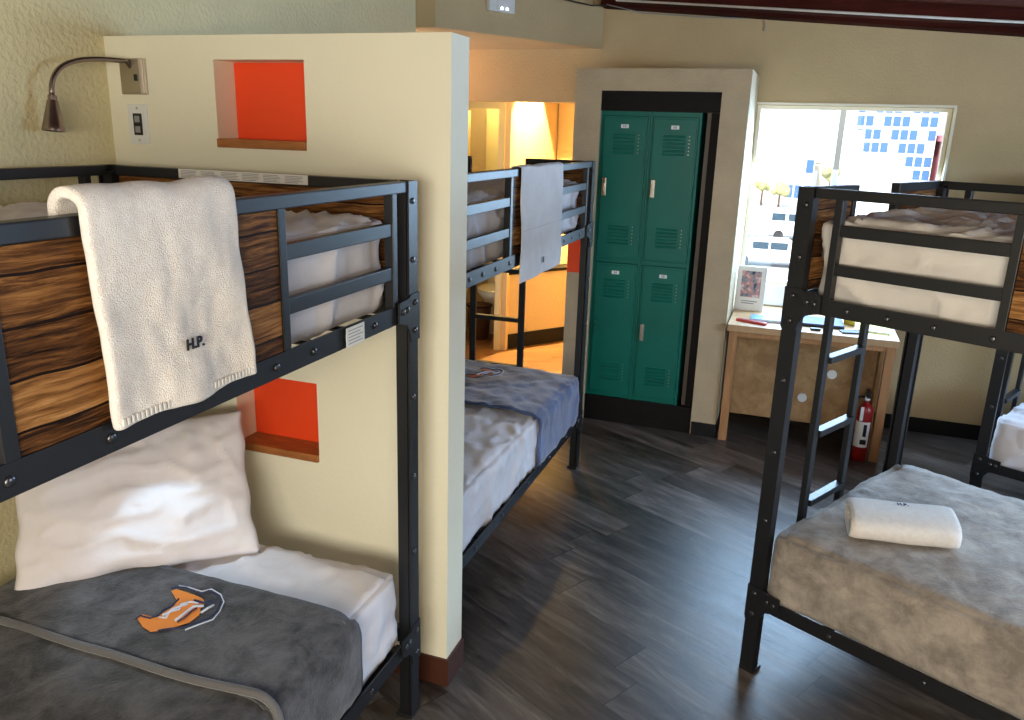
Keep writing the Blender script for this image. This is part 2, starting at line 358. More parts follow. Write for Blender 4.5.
# locker alcove (protrusion)
AX0, AX1, AY, AZ = -1.375, -.345, 4.97, 2.226
OX0, OX1, OZ = -1.212, -.502, 2.10
bm = bmesh.new(); wall_boxes(bm, 'x', AX0, AX1, 0, AZ, AY, AY + .05, [(OX0, OX1, 0, OZ)])
box(bm, AX0, OX0 - .05, AY + .05, FY - .001, 0, AZ); box(bm, OX1 + .06, AX1, AY + .05, FY - .001, 0, AZ); box(bm, OX0 - .05, OX1 + .06, AY + .05, FY - .001, 2.16, AZ)
box(bm, OX0 - .05, OX1 + .06, FY - .04, FY - .001, 0, 2.16)
bmesh.ops.remove_doubles(bm, verts=bm.verts, dist=1e-5)
struct('wall_alcove', bm, 'alcove', label='sand coloured boxed-out alcove around the green lockers', cat='wall')
struct('trim_5', B((OX0, OX1, AY + .012, AY + .05, 1.985, OZ - .001), (OX0, OX1, AY + .010, AY + .05, .001, .172)), 'darkwood', label='near black boards above and below the lockers', cat='trim')
struct('trim_6', B((-.578, -.553, AY + .05, AY + .4, .173, 1.984),), 'brownboard', label='brown board beside the lockers', cat='trim')
struct('trim_7', B((-.5525, -.503, AY + .03, AY + .06, .173, 1.984),), 'darkwood', label='dark jamb beside the lockers', cat='trim')
struct('trim_8', B(AX0 + .002, AX0 + .09, AY - .006, AY - .0005, .985, 1.42), 'orange', label='orange painted patch on the alcove side by the middle bunk', cat='trim')
# baseboards
struct('baseboard_alcove', B((OX1 + .006, AX1, AY - .008, AY - .0005, 0, .088), (AX1, AX1 + .008, AY - .008, FY - .001, 0, .088)), 'blackbase', cat='baseboard', label='black baseboard of the locker alcove')
struct('baseboard_far', B(AX1 + .009, RX, FY - .009, FY - .0005, 0, .10), 'blackbase', label='black baseboard along the far wall')
struct('baseboard_partition', B((LX + .001, -.949, 2.152, 2.1595, 0, .105), (-.9565, -.949, 2.1595, 2.292, 0, .105)), 'brownbase', label='brown baseboard around the partition')
struct('baseboard_left', B((LX + .0005, LX + .008, BY, 2.15, 0, .105), (LX + .0005, LX + .008, 2.29, 4.42, 0, .105)), 'brownbase', label='brown baseboard along the left wall')
struct('baseboard_right', B(RX - .008, RX - .0005, BY, FY - .01, 0, .10), 'blackbase', label='black baseboard along the right wall')

# windows
def window(n, axis, a0, a1, z0, z1, d0, d1, label, mull=True, slide=None):
    """d0..d1: frame depth range along the wall normal"""
    t = bpy.data.objects.new('window_%d' % n, None); COL.objects.link(t); t['kind'] = 'structure'; t['label'] = label; t['category'] = 'window'
    f = .022
    def bb(a, b, c, d, e0=d0, e1=d1): return (a, b, e0, e1, c, d) if axis == 'x' else (e0, e1, a, b, c, d)
    obj('window_frame', B(bb(a0, a1, z1 - f, z1), bb(a0, a1, z0, z0 + f), bb(a0, a0 + f, z0 + f, z1 - f), bb(a1 - f, a1, z0 + f, z1 - f)), 'vinyl', t)
    mid = slide or (a0 + a1) / 2
    obj('window_mullion', B(bb(mid - .018, mid + .018, z0 + f, z1 - f, d0 + .005, d1 - .005)), 'plastic', t)
    dm = (d0 + d1) / 2
    obj('window_pane', B(bb(a0 + f, mid - .018, z0 + f, z1 - f, dm, dm + .004)), 'glass', t)
    obj('window_pane', B(bb(mid + .018, a1 - f, z0 + f, z1 - f, dm, dm + .004)), 'glass', t)
    return t
w = window(1, 'x', WX0 + .002, WX1 - .002, WZ0 + .002, WZ1 - .002, FY + .05, FY + .11, 'sliding window in the far wall above the desk', slide=.185)
obj('window_latch', CY((.165, FY + .047, 1.56), (.165, FY + .03, 1.56), .008), 'blackplastic', w)
struct('trim_9', B((WX0 - .001, WX1 + .012, FY - .007, FY - .0005, WZ1, WZ1 + .014), (WX1, WX1 + .014, FY - .007, FY - .0005, WZ0, WZ1)), 'vinyl', label='pale yellow edge of the window opening', cat='trim')
struct('trim_10', B(WX0, WX1, FY - .012, FY - .0005, .765, WZ0), 'winwhite', label='white board under the window above the desk', cat='trim')
window(2, 'y', 2.152, 3.648, 1.102, 2.098, RX + .04, RX + .10, 'window in the right wall')
window(3, 'x', -.998, .698, 1.202, 2.248, BY - .10, BY - .04, 'unseen window added in the wall behind the camera for warm light')  # out of view, put in to carry the warm fill

# hall beyond the opening
A0, A1 = Vector((-2.30, 6.42, 0)), Vector((-1.36, 7.72, 0))
dh = (A1 - A0).normalized(); nh = Vector((-dh.y, dh.x, 0))
def hpoly(z0, z1, off=0, th=.1, s0=0, s1=None):
    bm = bmesh.new(); a = A0 + dh * s0 + nh * off; b = (A0 + dh * s1 if s1 else A1) + nh * off
    prism(bm, [(a.x, a.y), (b.x, b.y), (b.x + nh.x * th, b.y + nh.y * th), (a.x + nh.x * th, a.y + nh.y * th)], 'z', z0, z1); return bm
struct('wall_hall_half', hpoly(0, .66), 'hallwall', label='low cream wall in the hall', cat='wall')
struct('trim_11', hpoly(.66, .685, -.02, .16), 'darkwood', label='dark cap on the low hall wall', cat='trim')
struct('baseboard_hall', hpoly(.0, .13, -.01, .009), 'blackbase', label='black baseboard of the low hall wall')
struct('wall_hall', B((-2.30, -1.0, 7.75, 7.85, 0, 2.9), (-1.36, -1.26, 5.81, 7.75, 0, 2.9)), 'hallwall', label='warm lit walls of the hall', cat='wall')
# bathroom front wall with doorway, door leaf and back wall
bm = bmesh.new(); wall_boxes(bm, 'x', -4.1, -2.285, 0, 2.9, 6.36, 6.46, [(-2.80, -2.385, 0, 2.02)])
struct('wall_bathroom', bm, 'hallwall', label='wall around the bathroom doorway', cat='wall')
struct('wall_bathroom_back', B((-4.1, -2.36, 7.55, 7.65, 0, 2.9), (-4.2, -4.1, 4.42, 9.0, 0, 2.9), (-2.36, -2.31, 6.46, 8.4, 0, 2.9), (-4.1, -2.782, 4.32, 4.42, 0, 2.9)), 'hallwall', label='bathroom walls', cat='wall')
struct('trim_12', B((-2.384, -2.33, 6.34, 6.3595, 0, 2.07), (-2.85, -2.384, 6.34, 6.3595, 2.02, 2.07)), 'doorpaint', label='cream casing of the bathroom doorway', cat='trim')
dt = bpy.data.objects.new('door_1', None); COL.objects.link(dt); dt['kind'] = 'structure'; dt['label'] = 'open cream bathroom door'; dt['category'] = 'door'
dt.location = (-2.80, 6.47, 0); dt.rotation_euler = (0, 0, math.radians(97))
obj('door_leaf', B((0, .40, .0, .035, .01, 2.01), (.05, .35, -.006, .0, 1.1, 1.92), bev=.002), 'doorpaint', dt)
bm = bmesh.new(); lathe(bm, [(0, 0), (.012, 0), (.012, .03), (.026, .04), (.026, .06), (0, .066)], 16, Matrix.Translation((.36, 0, 1.0)) @ Matrix.Rotation(PI / 2, 4, 'X')); obj('door_handle', bm, 'chrome', dt, True)

# ------------------------------------------------------------------ bunk beds
BL, BW, BH = 1.88, 1.07, 1.712
def bunk(label, loc, rotz, ladder_end, lo=0):
    """u = x along the bed, v = y across, near side at y = 0; ladder_end 0 (x=0) or 1 (x=L)"""
    t = thing('bunk_bed', label, 'bunk bed', loc, rotz, 'metal bunk beds of the dormitory')
    L_, W_, k = BL, BW, .05
    boltme = None
    def bolts(parent, pts, axis):
        nonlocal boltme
        for p in pts:
            if boltme is None:
                bm = bmesh.new(); lathe(bm, [(0, .005), (.005, .0048), (.0085, .003), (.009, 0), (0, 0)], 10)
                o = obj('bolt', bm, 'bolt', parent, True); boltme = o
            else:
                o = boltme.copy(); COL.objects.link(o); o.parent = parent
            o.location = p
            o.rotation_euler = {'-y': (PI / 2, 0, 0), '+y': (-PI / 2, 0, 0), '-x': (0, -PI / 2, 0), '+x': (0, PI / 2, 0)}[axis]
    for i, (px, sx) in enumerate(((0, 1), (L_, -1))):
        for j, (py_, sy) in enumerate(((0, 1), (W_, -1))):
            bm = bmesh.new(); th = .006
            x0, x1 = sorted((px, px + sx * .052)); y0, y1 = sorted((py_, py_ + sy * .052))
            fy0, fy1 = sorted((py_, py_ + sy * th)); fx0, fx1 = sorted((px, px + sx * th))
            poly = [(px, py_), (px + sx * .052, py_), (px + sx * .052, py_ + sy * th), (px + sx * th, py_ + sy * th), (px + sx * th, py_ + sy * .052), (px, py_ + sy * .052)]
            prism(bm, poly, 'z', 0, BH)
            box(bm, px + sx * .012, px + sx * .046, py_ + sy * .012, py_ + sy * .046, .012, BH - .02)
            po = obj('post', bm, 'metal', t)
            fo = obj('foot', B(min(px, px + sx * .054) - .001, max(px, px + sx * .054) + .001, min(py_, py_ + sy * .054) - .001, max(py_, py_ + sy * .054) + .001, 0, .014, bev=.002), 'blackplastic', po)
            if j == 0 or i == ladder_end: bolts(po, [(px + sx * .03, py_, z) for z in (.6, .85, 1.1, 1.5, 1.66)] if j == 0 else [], '-y')
            bolts(po, [(px, py_ + sy * .03, z) for z in (.07, .6, .9, 1.15)], '-x' if i == 0 else '+x')
    def cp(v, sgn, zc):   # gusset plates on the long sides
        for px, sx in ((0, 1), (L_, -1)):
            bm = bmesh.new(); a, b = sorted((v, v + sgn * .006))
            poly = [(px, zc + .06), (px + sx * .052, zc + .06), (px + sx * .066, zc + .052), (px + sx * .12, zc + .048), (px + sx * .122, zc - .008), (px + sx * .075, zc - .022), (px + sx * .056, zc - .05), (px + sx * .05, zc - .075), (px, zc - .075)]
            prism(bm, poly, 'y', a, b); c = obj('corner_plate', bm, 'metal', t)
            if sgn < 0: bolts(c, [(px + sx * q, v - .006, zc + r) for q, r in ((.027, .035), (.027, -.045), (.075, .022), (.10, .02))], '-y')
            # flange on the end face
            e0, e1 = sorted((px - sx * .005, px)); y0, y1 = sorted((v, v - sgn * .06))
            c2 = obj('corner_plate', B(e0, e1, y0, y1, zc - .07, zc + .06), 'metal', t)
            bolts(c2, [(px - sx * .005, (y0 + y1) / 2, zc + .03), (px - sx * .005, (y0 + y1) / 2, zc - .03)], '-x' if sx > 0 else '+x')
    for v, s in ((0, -1), (W_, 1)):
        cp(v, s, 1.345); cp(v, s, .285)
    for side in (0, 1):
        def Y(a, b):
            return (a, b) if side == 0 else (W_ - b, W_ - a)
        def sb(x0, x1, y, z0, z1): return (x0, x1, *Y(*y), z0, z1)
        o = obj('top_rail', B(sb(.054, L_ - .054, (.004, .036), 1.682, 1.712), bev=.003), 'metal', t)
        for x0, x1 in ((.134, .604), (1.272, 1.750)):
            for z0 in (1.574, 1.458):
                obj('guard_rail', B(sb(x0 + .0, x1, (.008, .030), z0, z0 + .034), bev=.002), 'metal', t)
        for x in (.120, .600, 1.254, 1.746):
            obj('upright', B(sb(x - (.0 if x < 1 else 0), x + .024, (.005, .032), 1.375, 1.684), bev=.002), 'metal', t)
        obj('wood_panel', B(sb(.625, 1.253, (.009, .027), 1.382, 1.681), bev=.0015), 'rusticU', t, label='brown rustic wood board panel')
        rl = obj('side_rail', B(sb(.054, L_ - .054, (.004, .010), 1.333, 1.384), sb(.054, L_ - .054, (.010, .05), 1.335, 1.341)), 'metal', t)
        if side == 0: bolts(rl, [(x, .004, 1.358) for x in (.20, .32, .45, .60, .78, 1.00, 1.22, 1.36, 1.50, 1.64)], '-y')
        rl = obj('side_rail', B(sb(.054, L_ - .054, (.004, .010), .262, .312), sb(.054, L_ - .054, (.010, .05), .264, .270)), 'metal', t)
        if side == 0: bolts(rl, [(x, .004, .287) for x in (.30, .60, .94, 1.28, 1.58)], '-y')
    for e in (0, 1):
        def X(a, b): return (a, b) if e == 0 else (L_ - b, L_ - a)
        def eb(x, y0, y1, z0, z1): return (*X(*x), y0, y1, z0, z1)
        for z0, z1 in ((1.333, 1.384), (.262, .312)):
            obj('end_rail', B(eb((.004, .030), .054, W_ - .054, z0, z1), bev=.002), 'metal', t)
        if e == ladder_end:
            for y0, y1 in ((.054, .335 + lo), (.650 + lo, W_ - .054)):
                obj('top_rail', B(eb((.004, .036), y0, y1, 1.682, 1.712), bev=.003), 'metal', t)
                obj('wood_panel', B(eb((.009, .027), y0 + .004, y1 - .026 if y0 < .1 else y1, 1.386, 1.681) if y0 < .1 else eb((.009, .027), y0 + .026, y1 - .004, 1.386, 1.681), bev=.0015), 'rusticV', t, label='brown rustic wood board panel')
            for y in (.312 + lo, .650 + lo):
                obj('upright', B(eb((.005, .032), y, y + .024, 1.384, 1.683), bev=.002), 'metal', t)
            ld = obj('ladder', B(eb((-.018, .004), .325 + lo, .358 + lo, .20, 1.372), eb((-.018, .004), .618 + lo, .652 + lo, .20, 1.372), bev=.002), 'metal', t)
            for z in (.27, .545, .822, 1.10):
                obj('rung', B(eb((-.020, .014), .358 + lo, .618 + lo, z - .012, z + .012), bev=.002), 'metal', ld)
        else:
            obj('top_rail', B(eb((.004, .036), .054, W_ - .054, 1.682, 1.712), bev=.003), 'metal', t)
            wp = obj('wood_panel', B(eb((.009, .027), .056, W_ - .056, 1.386, 1.681), bev=.0015), 'rusticV', t, label='brown rustic wood board panel')
            for y in (.30, .73):
                obj('wall_bracket', CY((X(.036, .036)[0], y, 1.665), (X(.028, .028)[0] , y, 1.665), .011), 'blackplastic', wp)
    for z in (1.345, .274):
        bm = bmesh.new()
        for i in range(12):
            x = .12 + i * (L_ - .24) / 11; box(bm, x - .018, x + .018, .012, W_ - .012, z - .003, z + .003)
        o = obj('slat_base', bm, 'metal', t)
    return t

bL = bunk('front left black metal bunk with rustic wood panels against the partition', (-.992, .138, 0), PI / 2, 0)
bM = bunk('middle black metal bunk behind the partition with its ladder toward the hall', (-1.028, 2.297, 0), PI / 2, 1, .04)
TH = math.radians(-28)
bR = bunk('right black metal bunk with ladder in front of the desk', (-.012, 2.644, 0), TH, 0)
bF = bunk('rear right black metal bunk cut by the picture edge', (.985, 4.375, 0), math.radians(-26), 0)

# ------------------------------------------------------------------ soft goods
def fbm(p, o=4): return noise.fractal(p, 1.0, 2.0, o)
def rb(sx, sy, sz, r, step, amp, seed, keep=None, wr=(1, 1), wrk=.7):
    """rounded slab, base at z=0, centred in x,y; amp wrinkle height; keep(center)->bool chooses faces"""
    bm = bmesh.new()
    def grid(n): return [-.5 + i / n for i in range(n + 1)]
    nx, ny, nz = max(4, int(sx / step)), max(4, int(sy / step)), max(5, int(sz / step * 1.3))
    cache = {}
    def V(i, j, k):
        key = (i, j, k)
        if key in cache: return cache[key]
        p = Vector(((i / nx - .5) * sx, (j / ny - .5) * sy, (k / nz - .5) * sz))
        inn = Vector((max(-sx / 2 + r, min(sx / 2 - r, p.x)), max(-sy / 2 + r, min(sy / 2 - r, p.y)), max(-sz / 2 + r, min(sz / 2 - r, p.z))))
        d = p - inn; n = d.normalized() if d.length > 1e-6 else Vector((0, 0, 1 if k > nz / 2 else -1))
        q = inn + n * r if d.length > 1e-6 else p
        a = Vector((q.x * wr[0] * 3 + seed * 7.1, q.y * wr[1] * 3 + seed, q.z * 2.2))
        w = fbm(a); rid = 1 - abs(noise.noise(a * 2.3 + Vector((w, w, 0)) * .9)) * 2
        side = 1 - abs(n.z)
        a2 = Vector((q.x * 5.5 + seed * 3.3, q.y * 5.5 - seed, q.z * (1.6 if side > .5 else 5)))
        w2 = noise.noise(a2 * .8 + Vector((w, w * .7, w)) * 1.2); r2 = max(0, 1 - 3.2 * abs(w2))
        h = amp * (w * .9 + .8 * max(0, rid) ** 2 + wrk * r2 ** 1.5)
        if k == 0: h = 0
        if k == nz: h -= .010 * (q.x * 2 / sx) ** 2 + .014 * (q.y * 2 / sy) ** 4
        q = q + n * h
        cache[key] = bm.verts.new((q.x, q.y, q.z + sz / 2)); return cache[key]
    def face(a, b, c, d):
        ctr = (a.co + b.co + c.co + d.co) / 4
        if keep is None or keep(ctr): bm.faces.new((a, b, c, d))
    for i in range(nx):
        for j in range(ny):
            for k in (0, nz): face(V(i, j, k), V(i + 1, j, k), V(i + 1, j + 1, k), V(i, j + 1, k))
    for k in range(nz):
        for i in range(nx):
            for j in (0, ny): face(V(i, j, k), V(i + 1, j, k), V(i + 1, j, k + 1), V(i, j, k + 1))
        for j in range(ny):
            for i in (0, nx): face(V(i, j, k), V(i, j + 1, k), V(i, j + 1, k + 1), V(i, j, k + 1))
    for v in [v for v in bm.verts if not v.link_faces]: bm.verts.remove(v)
    return bm
def at(bunk_o, x, y, z):
    return bunk_o.location + Matrix.Rotation(bunk_o.rotation_euler.z, 3, 'Z') @ Vector((x, y, z))
def soft(name, bm, m, bk, x, y, z, label, cat, group=None, solid=0, rz=0):
    o = obj(name, bm, m, smooth=True); tag(o, label, cat, group)
    o.location = at(bk, x, y, z); o.rotation_euler = (0, 0, bk.rotation_euler.z + rz)
    if solid:
        s = o.modifiers.new('thickness', 'SOLIDIFY'); s.thickness = solid; s.offset = 1
    return o
MX, MY = BL - .124, BW - .074
G1, G2 = 'upper bunk mattresses in fitted sheets', 'lower bunk mattresses in fitted sheets'
CX, CYc = BL / 2, BW / 2
def mattress(bk, upper, m, seed, label, amp=.008, T=None, wrk=1.4):
    T = T or (.272 if upper else .262); z = 1.350 if upper else .280
    o = soft('mattress', rb(MX, MY - (.065 if upper else 0), T, .042, .015, amp, seed, wr=(.9, 1.6), wrk=1.9 if upper else wrk), m, bk, CX, CYc, z, label, 'mattress', G1 if upper else G2)
    return o
mattress(bL, 1, 'sheet', 1, 'white sheeted upper mattress of the front left bunk behind the draped towel')
mattress(bL, 0, 'sheet', 2, 'white sheeted lower mattress of the front left bunk under pillow and grey blanket', .006)
mattress(bM, 1, 'sheet', 3, 'white sheeted upper mattress of the middle bunk behind the hanging towel')
mattress(bM, 0, 'sheet', 4, 'white sheeted lower mattress of the middle bunk beside the partition end', .010, wrk=1.2)
mattress(bR, 1, 'sheetwarm', 5, 'cream white upper mattress of the right bunk in front of the window', .010)
mattress(bR, 0, 'sheetwarm', 6, 'lower mattress of the right bunk covered by the silver grey blanket', .002)
mattress(bF, 0, 'sheet', 7, 'white lower mattress at the right edge behind the right bunk')
mattress(bF, 1, 'sheet', 8, 'upper mattress of the rear right bunk mostly out of the picture')

def blanket(bk, x0, x1, m, seed, label, amp=.008, off=.006, zmin=.03, thick=.010, ymin=None, T=.262, cat='blanket'):
    keep = lambda c: x0 < c.x + CX < x1 and c.z > zmin and (ymin is None or c.y + CYc > ymin)
    bm = rb(MX + 2 * off, MY + 2 * off, T + off, .046, .018, amp, seed, keep, wr=(1.1, 1.1))
    return soft('blanket', bm, m, bk, CX, CYc, .282, label, cat, None, thick)
yl = lambda y: y - .138   # world y -> bunk x for the left bunk
bl1 = blanket(bL, .03, yl(1.655), 'blanket', 11, 'charcoal grey plush blanket with orange emblem on the front left lower bed', .004, .008, .02, .010)
cuff = rb(MX + .044, MY + .044, .262 + .020, .07, .018, .003, 12, lambda c: yl(1.29) < c.x + CX < yl(1.665) and c.z > .03, wr=(1.1, 1.1))
cu = obj('folded_flap', cuff, 'blanket', bl1, True); cu.location = (0, 0, 0)
s = cu.modifiers.new('thickness', 'SOLIDIFY'); s.thickness = .010; s.offset = 1
def hem_path(T, off, y_half, x, zlow, wob=.01, seed=0):
    """cross-section path over a slab: down the near side, over the top, down the far side (local, centred)"""
    pts = []; r = .06; h = T
    Yh = y_half
    for z in [zlow + (h - r - zlow) * i / 6 for i in range(7)]: pts.append((x, -Yh, z))
    for i in range(1, 8):
        a = PI / 2 * i / 8; pts.append((x, -Yh + r - r * math.cos(a), h - r + r * math.sin(a)))
    for i in range(31): pts.append((x, -Yh + r + (2 * Yh - 2 * r) * i / 30, h))
    for i in range(1, 8):
        a = PI / 2 * i / 8; pts.append((x, Yh - r + r * math.sin(a), h - r + r * math.cos(a)))
    for z in [h - r - (h - r - zlow) * i / 6 for i in range(7)]: pts.append((x, Yh, z))
    return [Vector((p[0] + wob * noise.noise(Vector((p[1] * 3, seed, p[2] * 3))), p[1], p[2])) for p in pts]
bm = bmesh.new(); tube(bm, hem_path(.289, 0, (MY + .044) / 2 + .006, yl(1.288) - CX, .03, .02, 3), .0105, 8)
obj('hem', bm, 'piping', cu, True)
bm = bmesh.new(); tube(bm, hem_path(.276, 0, (MY + .03) / 2 + .003, yl(1.650) - CX, .03, .006, 4), .004, 6)
obj('hem', bm, 'piping', bl1, True)
bl2 = blanket(bM, 3.40 - 2.29, BL - .03, 'bluegrey', 13, 'slate blue blanket over the far half of the middle lower bed', .010, .022, .015, .012)
bm = bmesh.new(); tube(bm, hem_path(.291, 0, (MY + .045) / 2 + .006, 3.405 - 2.29 - CX, .02, .03, 5), .006, 6)
obj('hem', bm, 'bluegrey', bl2, True)
bl3 = blanket(bR, .0, BL, 'greylight', 14, 'silver grey plush blanket tucked over the right lower bed', .006, .008, .025, .010)

# emblem: orange leaf-like swirl with dark and pale outlines, flat embroidery on the blanket
def emblem(parent, org, ux, uy, sc, zc, cmain, sy=1.0):
    """shape points in photo-like units (x 0..1, y 0..1) mapped by ux, uy on the blanket top; parent-local"""
    def P(x, y, z=0): y = (y - .5) * sy + .5; return Vector((org[0] + (ux[0] * (x - .5) + uy[0] * (y - .5)) * sc, org[1] + (ux[1] * (x - .5) + uy[1] * (y - .5)) * sc, zc + z))
    def patch(name, poly, m, z0, th=.0016):
        bm = bmesh.new(); a = [bm.verts.new(P(x, y, z0)) for x, y in poly]; b = [bm.verts.new(P(x, y, z0 + th)) for x, y in poly]
        bm.faces.new(a); bm.faces.new(b)
        for i in range(len(poly)): bm.faces.new((a[i], a[(i + 1) % len(poly)], b[(i + 1) % len(poly)], b[i]))
        return obj(name, bm, m, parent)
    def line(pts, m, r, z0):
        bm = bmesh.new(); tube(bm, [P(x, y, z0) for x, y in pts], r, 6); return obj('emblem_outline', bm, m, parent, True)
    q = []
    patch('emblem', [(.02, .72), (.08, .62), (.20, .68), (.28, .62), (.36, .52), (.44, .42), (.48, .30), (.42, .05), (.48, .0), (.60, .08), (.70, .16), (.78, .24), (.80, .34), (.74, .48), (.72, .62), (.60, .80), (.44, .90), (.30, .98), (.16, 1.0), (.08, .90)], cmain, 0)
    line([(.0, .74), (.05, .66), (.16, .72), (.26, .66), (.30, .54), (.40, .46), (.46, .34), (.50, .26)], 'navy', .0022, .003)
    line([(.26, .70), (.34, .72), (.38, .58), (.50, .52), (.52, .40), (.64, .34), (.72, .38)], 'silverthread', .003, .0035)
    line([(.30, .66), (.36, .62), (.42, .52), (.52, .44), (.60, .40)], 'silverthread', .0035, .004)
    line([(.44, .78), (.50, .70), (.58, .58), (.66, .46), (.78, .44)], 'silverthread', .0038, .004)
    line([(.46, .82), (.54, .74), (.62, .60), (.70, .50)], 'navy', .0022, .0055)
    line([(.42, .0), (.50, -.04), (.60, -.02), (.70, .08), (.78, .14), (.86, .06), (.95, .16), (.98, .34), (.92, .56), (.82, .72), (.68, .82), (.52, .94), (.36, .96), (.24, 1.0)], 'navy', .0024, .003)
    line([(.52, -.07), (.64, -.02), (.78, .08), (.90, .02), (1.0, .16), (1.02, .34), (.95, .58), (.86, .76), (.70, .87), (.54, .99)], 'silverthread', .0018, .0035)
    line([(.68, .30), (.78, .36), (.90, .36)], 'navy', .0028, .004)
    line([(.74, .60), (.82, .50), (.90, .42)], 'silverthread', .003, .004)
# local frame of the left bunk: x = world y - .152, y = -(world x) - .99 ; centred by CX,CYc
emblem(cu, (yl(1.499) - CX, (1.452 - .99) - CYc), (.089, -.215), (-.154, -.148), 1.0, .2945, 'logo')
emblem(bl2, ((3.88 - 2.297) - CX, (1.51 - 1.03) - CYc), (.085, -.19), (-.15, -.07), 1.0, .299, 'logored')

# pillow leaning in the corner of the left lower bed
def pillow(label, base0, base1, lean, w, h, th):
    bm = bmesh.new(); nu, nv = 56, 40; g = {}
    for s_ in (1, -1):
        for i in range(nu + 1):
            for j in range(nv + 1):
                if s_ < 0 and (i in (0, nu) or j in (0, nv)): g[s_, i, j] = g[1, i, j]; continue
                u, v = i / nu * 2 - 1, j / nv * 2 - 1
                prof = max(0, (1 - abs(u) ** 2.6)) ** .55 * max(0, (1 - abs(v) ** 2.6)) ** .55
                pin = 1 - .055 * (1 - abs(u) ** 2) * abs(v) ** 3 ; pin2 = 1 - .045 * (1 - abs(v) ** 2) * abs(u) ** 3
                p = Vector((u * 2.2, v * 1.6, s_ * 3.3)); wv = fbm(p * 1.3)
                rid = max(0, 1 - 2.2 * abs(noise.noise(Vector((u * 1.2 + wv * .5, v * 3.4 + .4 * wv, s_ * 5)))))
                tck = s_ * (prof * th / 2 + (prof ** .5) * (.012 * wv + .017 * rid ** 2))
                eu = .012 * noise.noise(Vector((v * 3, 5, 1))); ev = .012 * noise.noise(Vector((u * 3, 9, 2)))
                g[s_, i, j] = bm.verts.new((u * w / 2 * pin2 + eu, tck, v * h / 2 * pin + ev + h / 2))
        for i in range(nu):
            for j in range(nv):
                bm.faces.new((g[s_, i, j], g[s_, i + 1, j], g[s_, i + 1, j + 1], g[s_, i, j + 1]))
    o = obj('pillow', bm, 'pillow', smooth=True); tag(o, label, 'pillow')
    b0, b1 = Vector(base0), Vector(base1); d = (b1 - b0).normalized(); back = Vector((-d.y, d.x, 0))
    up = back * math.sin(lean) + Vector((0, 0, math.cos(lean))); nrm = d.cross(up)
    o.matrix_world = Matrix(((d.x, -nrm.x, up.x, (b0.x + b1.x) / 2), (d.y, -nrm.y, up.y, (b0.y + b1.y) / 2), (d.z, -nrm.z, up.z, (b0.z + b1.z) / 2), (0, 0, 0, 1)))
    return o
pillow('white pillow leaning in the corner of the front left lower bed', (-1.938, 1.412, .552), (-1.478, 1.867, .548), math.radians(36), .67, .475, .14)

# ------------------------------------------------------------------ towels
def draped(label, x_rail, y0, y1, z_top, z_out, z_in, m, th, seed, loc_label='towel', slant=0, wav=.006, gap=.014):
    """towel folded over a rail running along world y at x = x_rail (room side = +x)"""
    bm = bmesh.new(); half = .021 + gap
    prof = []
    for i in range(9): prof.append((-half - .004 * (1 - i / 8), z_in + (z_top - z_in) * i / 8))
    for i in range(1, 12):
        a = PI - PI * i / 12; prof.append((half * math.cos(a), z_top + half * (.9 if th > .01 else .35) * math.sin(a)))
    n_out = 34
    for i in range(n_out + 1): prof.append((half + .006 * (i / n_out), z_top + (z_out - z_top) * i / n_out))
    ny = 34; V = {}
    L_out = z_top - z_out
    for j in range(ny + 1):
        f = j / ny
        for k, (dx, z) in enumerate(prof):
            y = y0 + (y1 - y0) * f
            drop = max(0, (z_top - z)) if dx > 0 else 0
            y += slant * drop + .008 * noise.noise(Vector((f * 2, k * .12, seed)))
            w = wav * fbm(Vector((f * 3.2 + seed, k * .06, seed)), 3) * (1 + 2.2 * drop / max(.01, L_out)) if dx > 0 else 0
            zz = z + (.010 * noise.noise(Vector((f * 2.5, seed, 0))) if k < 3 or k > len(prof) - 4 else 0) + (.006 * noise.noise(Vector((f * 4, seed, 7))) if abs(dx) < half * .99 else 0)
            V[j, k] = bm.verts.new((x_rail + dx + max(-.008, w), y, zz))
    for j in range(ny):
        for k in range(len(prof) - 1): bm.faces.new((V[j, k], V[j + 1, k], V[j + 1, k + 1], V[j, k + 1]))
    c = Vector((x_rail, (y0 + y1) / 2, z_top))
    for v in bm.verts: v.co -= c
    o = obj('towel', bm, m, smooth=True); o.location = c; tag(o, label, 'towel')
    s = o.modifiers.new('thickness', 'SOLIDIFY'); s.thickness = th; s.offset = 0
    s = o.modifiers.new('soft', 'SUBSURF'); s.levels = 1; s.render_levels = 1
    return o
tw = draped('thick white terry towel draped over the rail of the front left bunk', -1.011, .895, 1.240, 1.720, 1.374, 1.66, 'terry', .018, 4, slant=.045, gap=.007, wav=.005)
def text(name, body, size, loc, rot, m, parent, ext=.0008):
    c = bpy.data.curves.new(name, 'FONT'); c.body = body; c.size = size; c.extrude = ext; c.offset = .0006; c.align_x = 'CENTER'
    t = bpy.data.objects.new(name, c); COL.objects.link(t)
    bpy.context.view_layer.update(); dg = bpy.context.evaluated_depsgraph_get()
    me = bpy.data.meshes.new_from_object(t.evaluated_get(dg)); bpy.data.objects.remove(t)
    o = bpy.data.objects.new(name, me); COL.objects.link(o); me.materials.clear(); me.materials.append(M[m]); o.parent = parent
    o.location = loc; o.rotation_euler = rot; return o
text('embroidered_letters', 'H.P.', .027, (.0465, .022, -.250), (PI / 2, 0, PI / 2), 'black', tw, .0012)
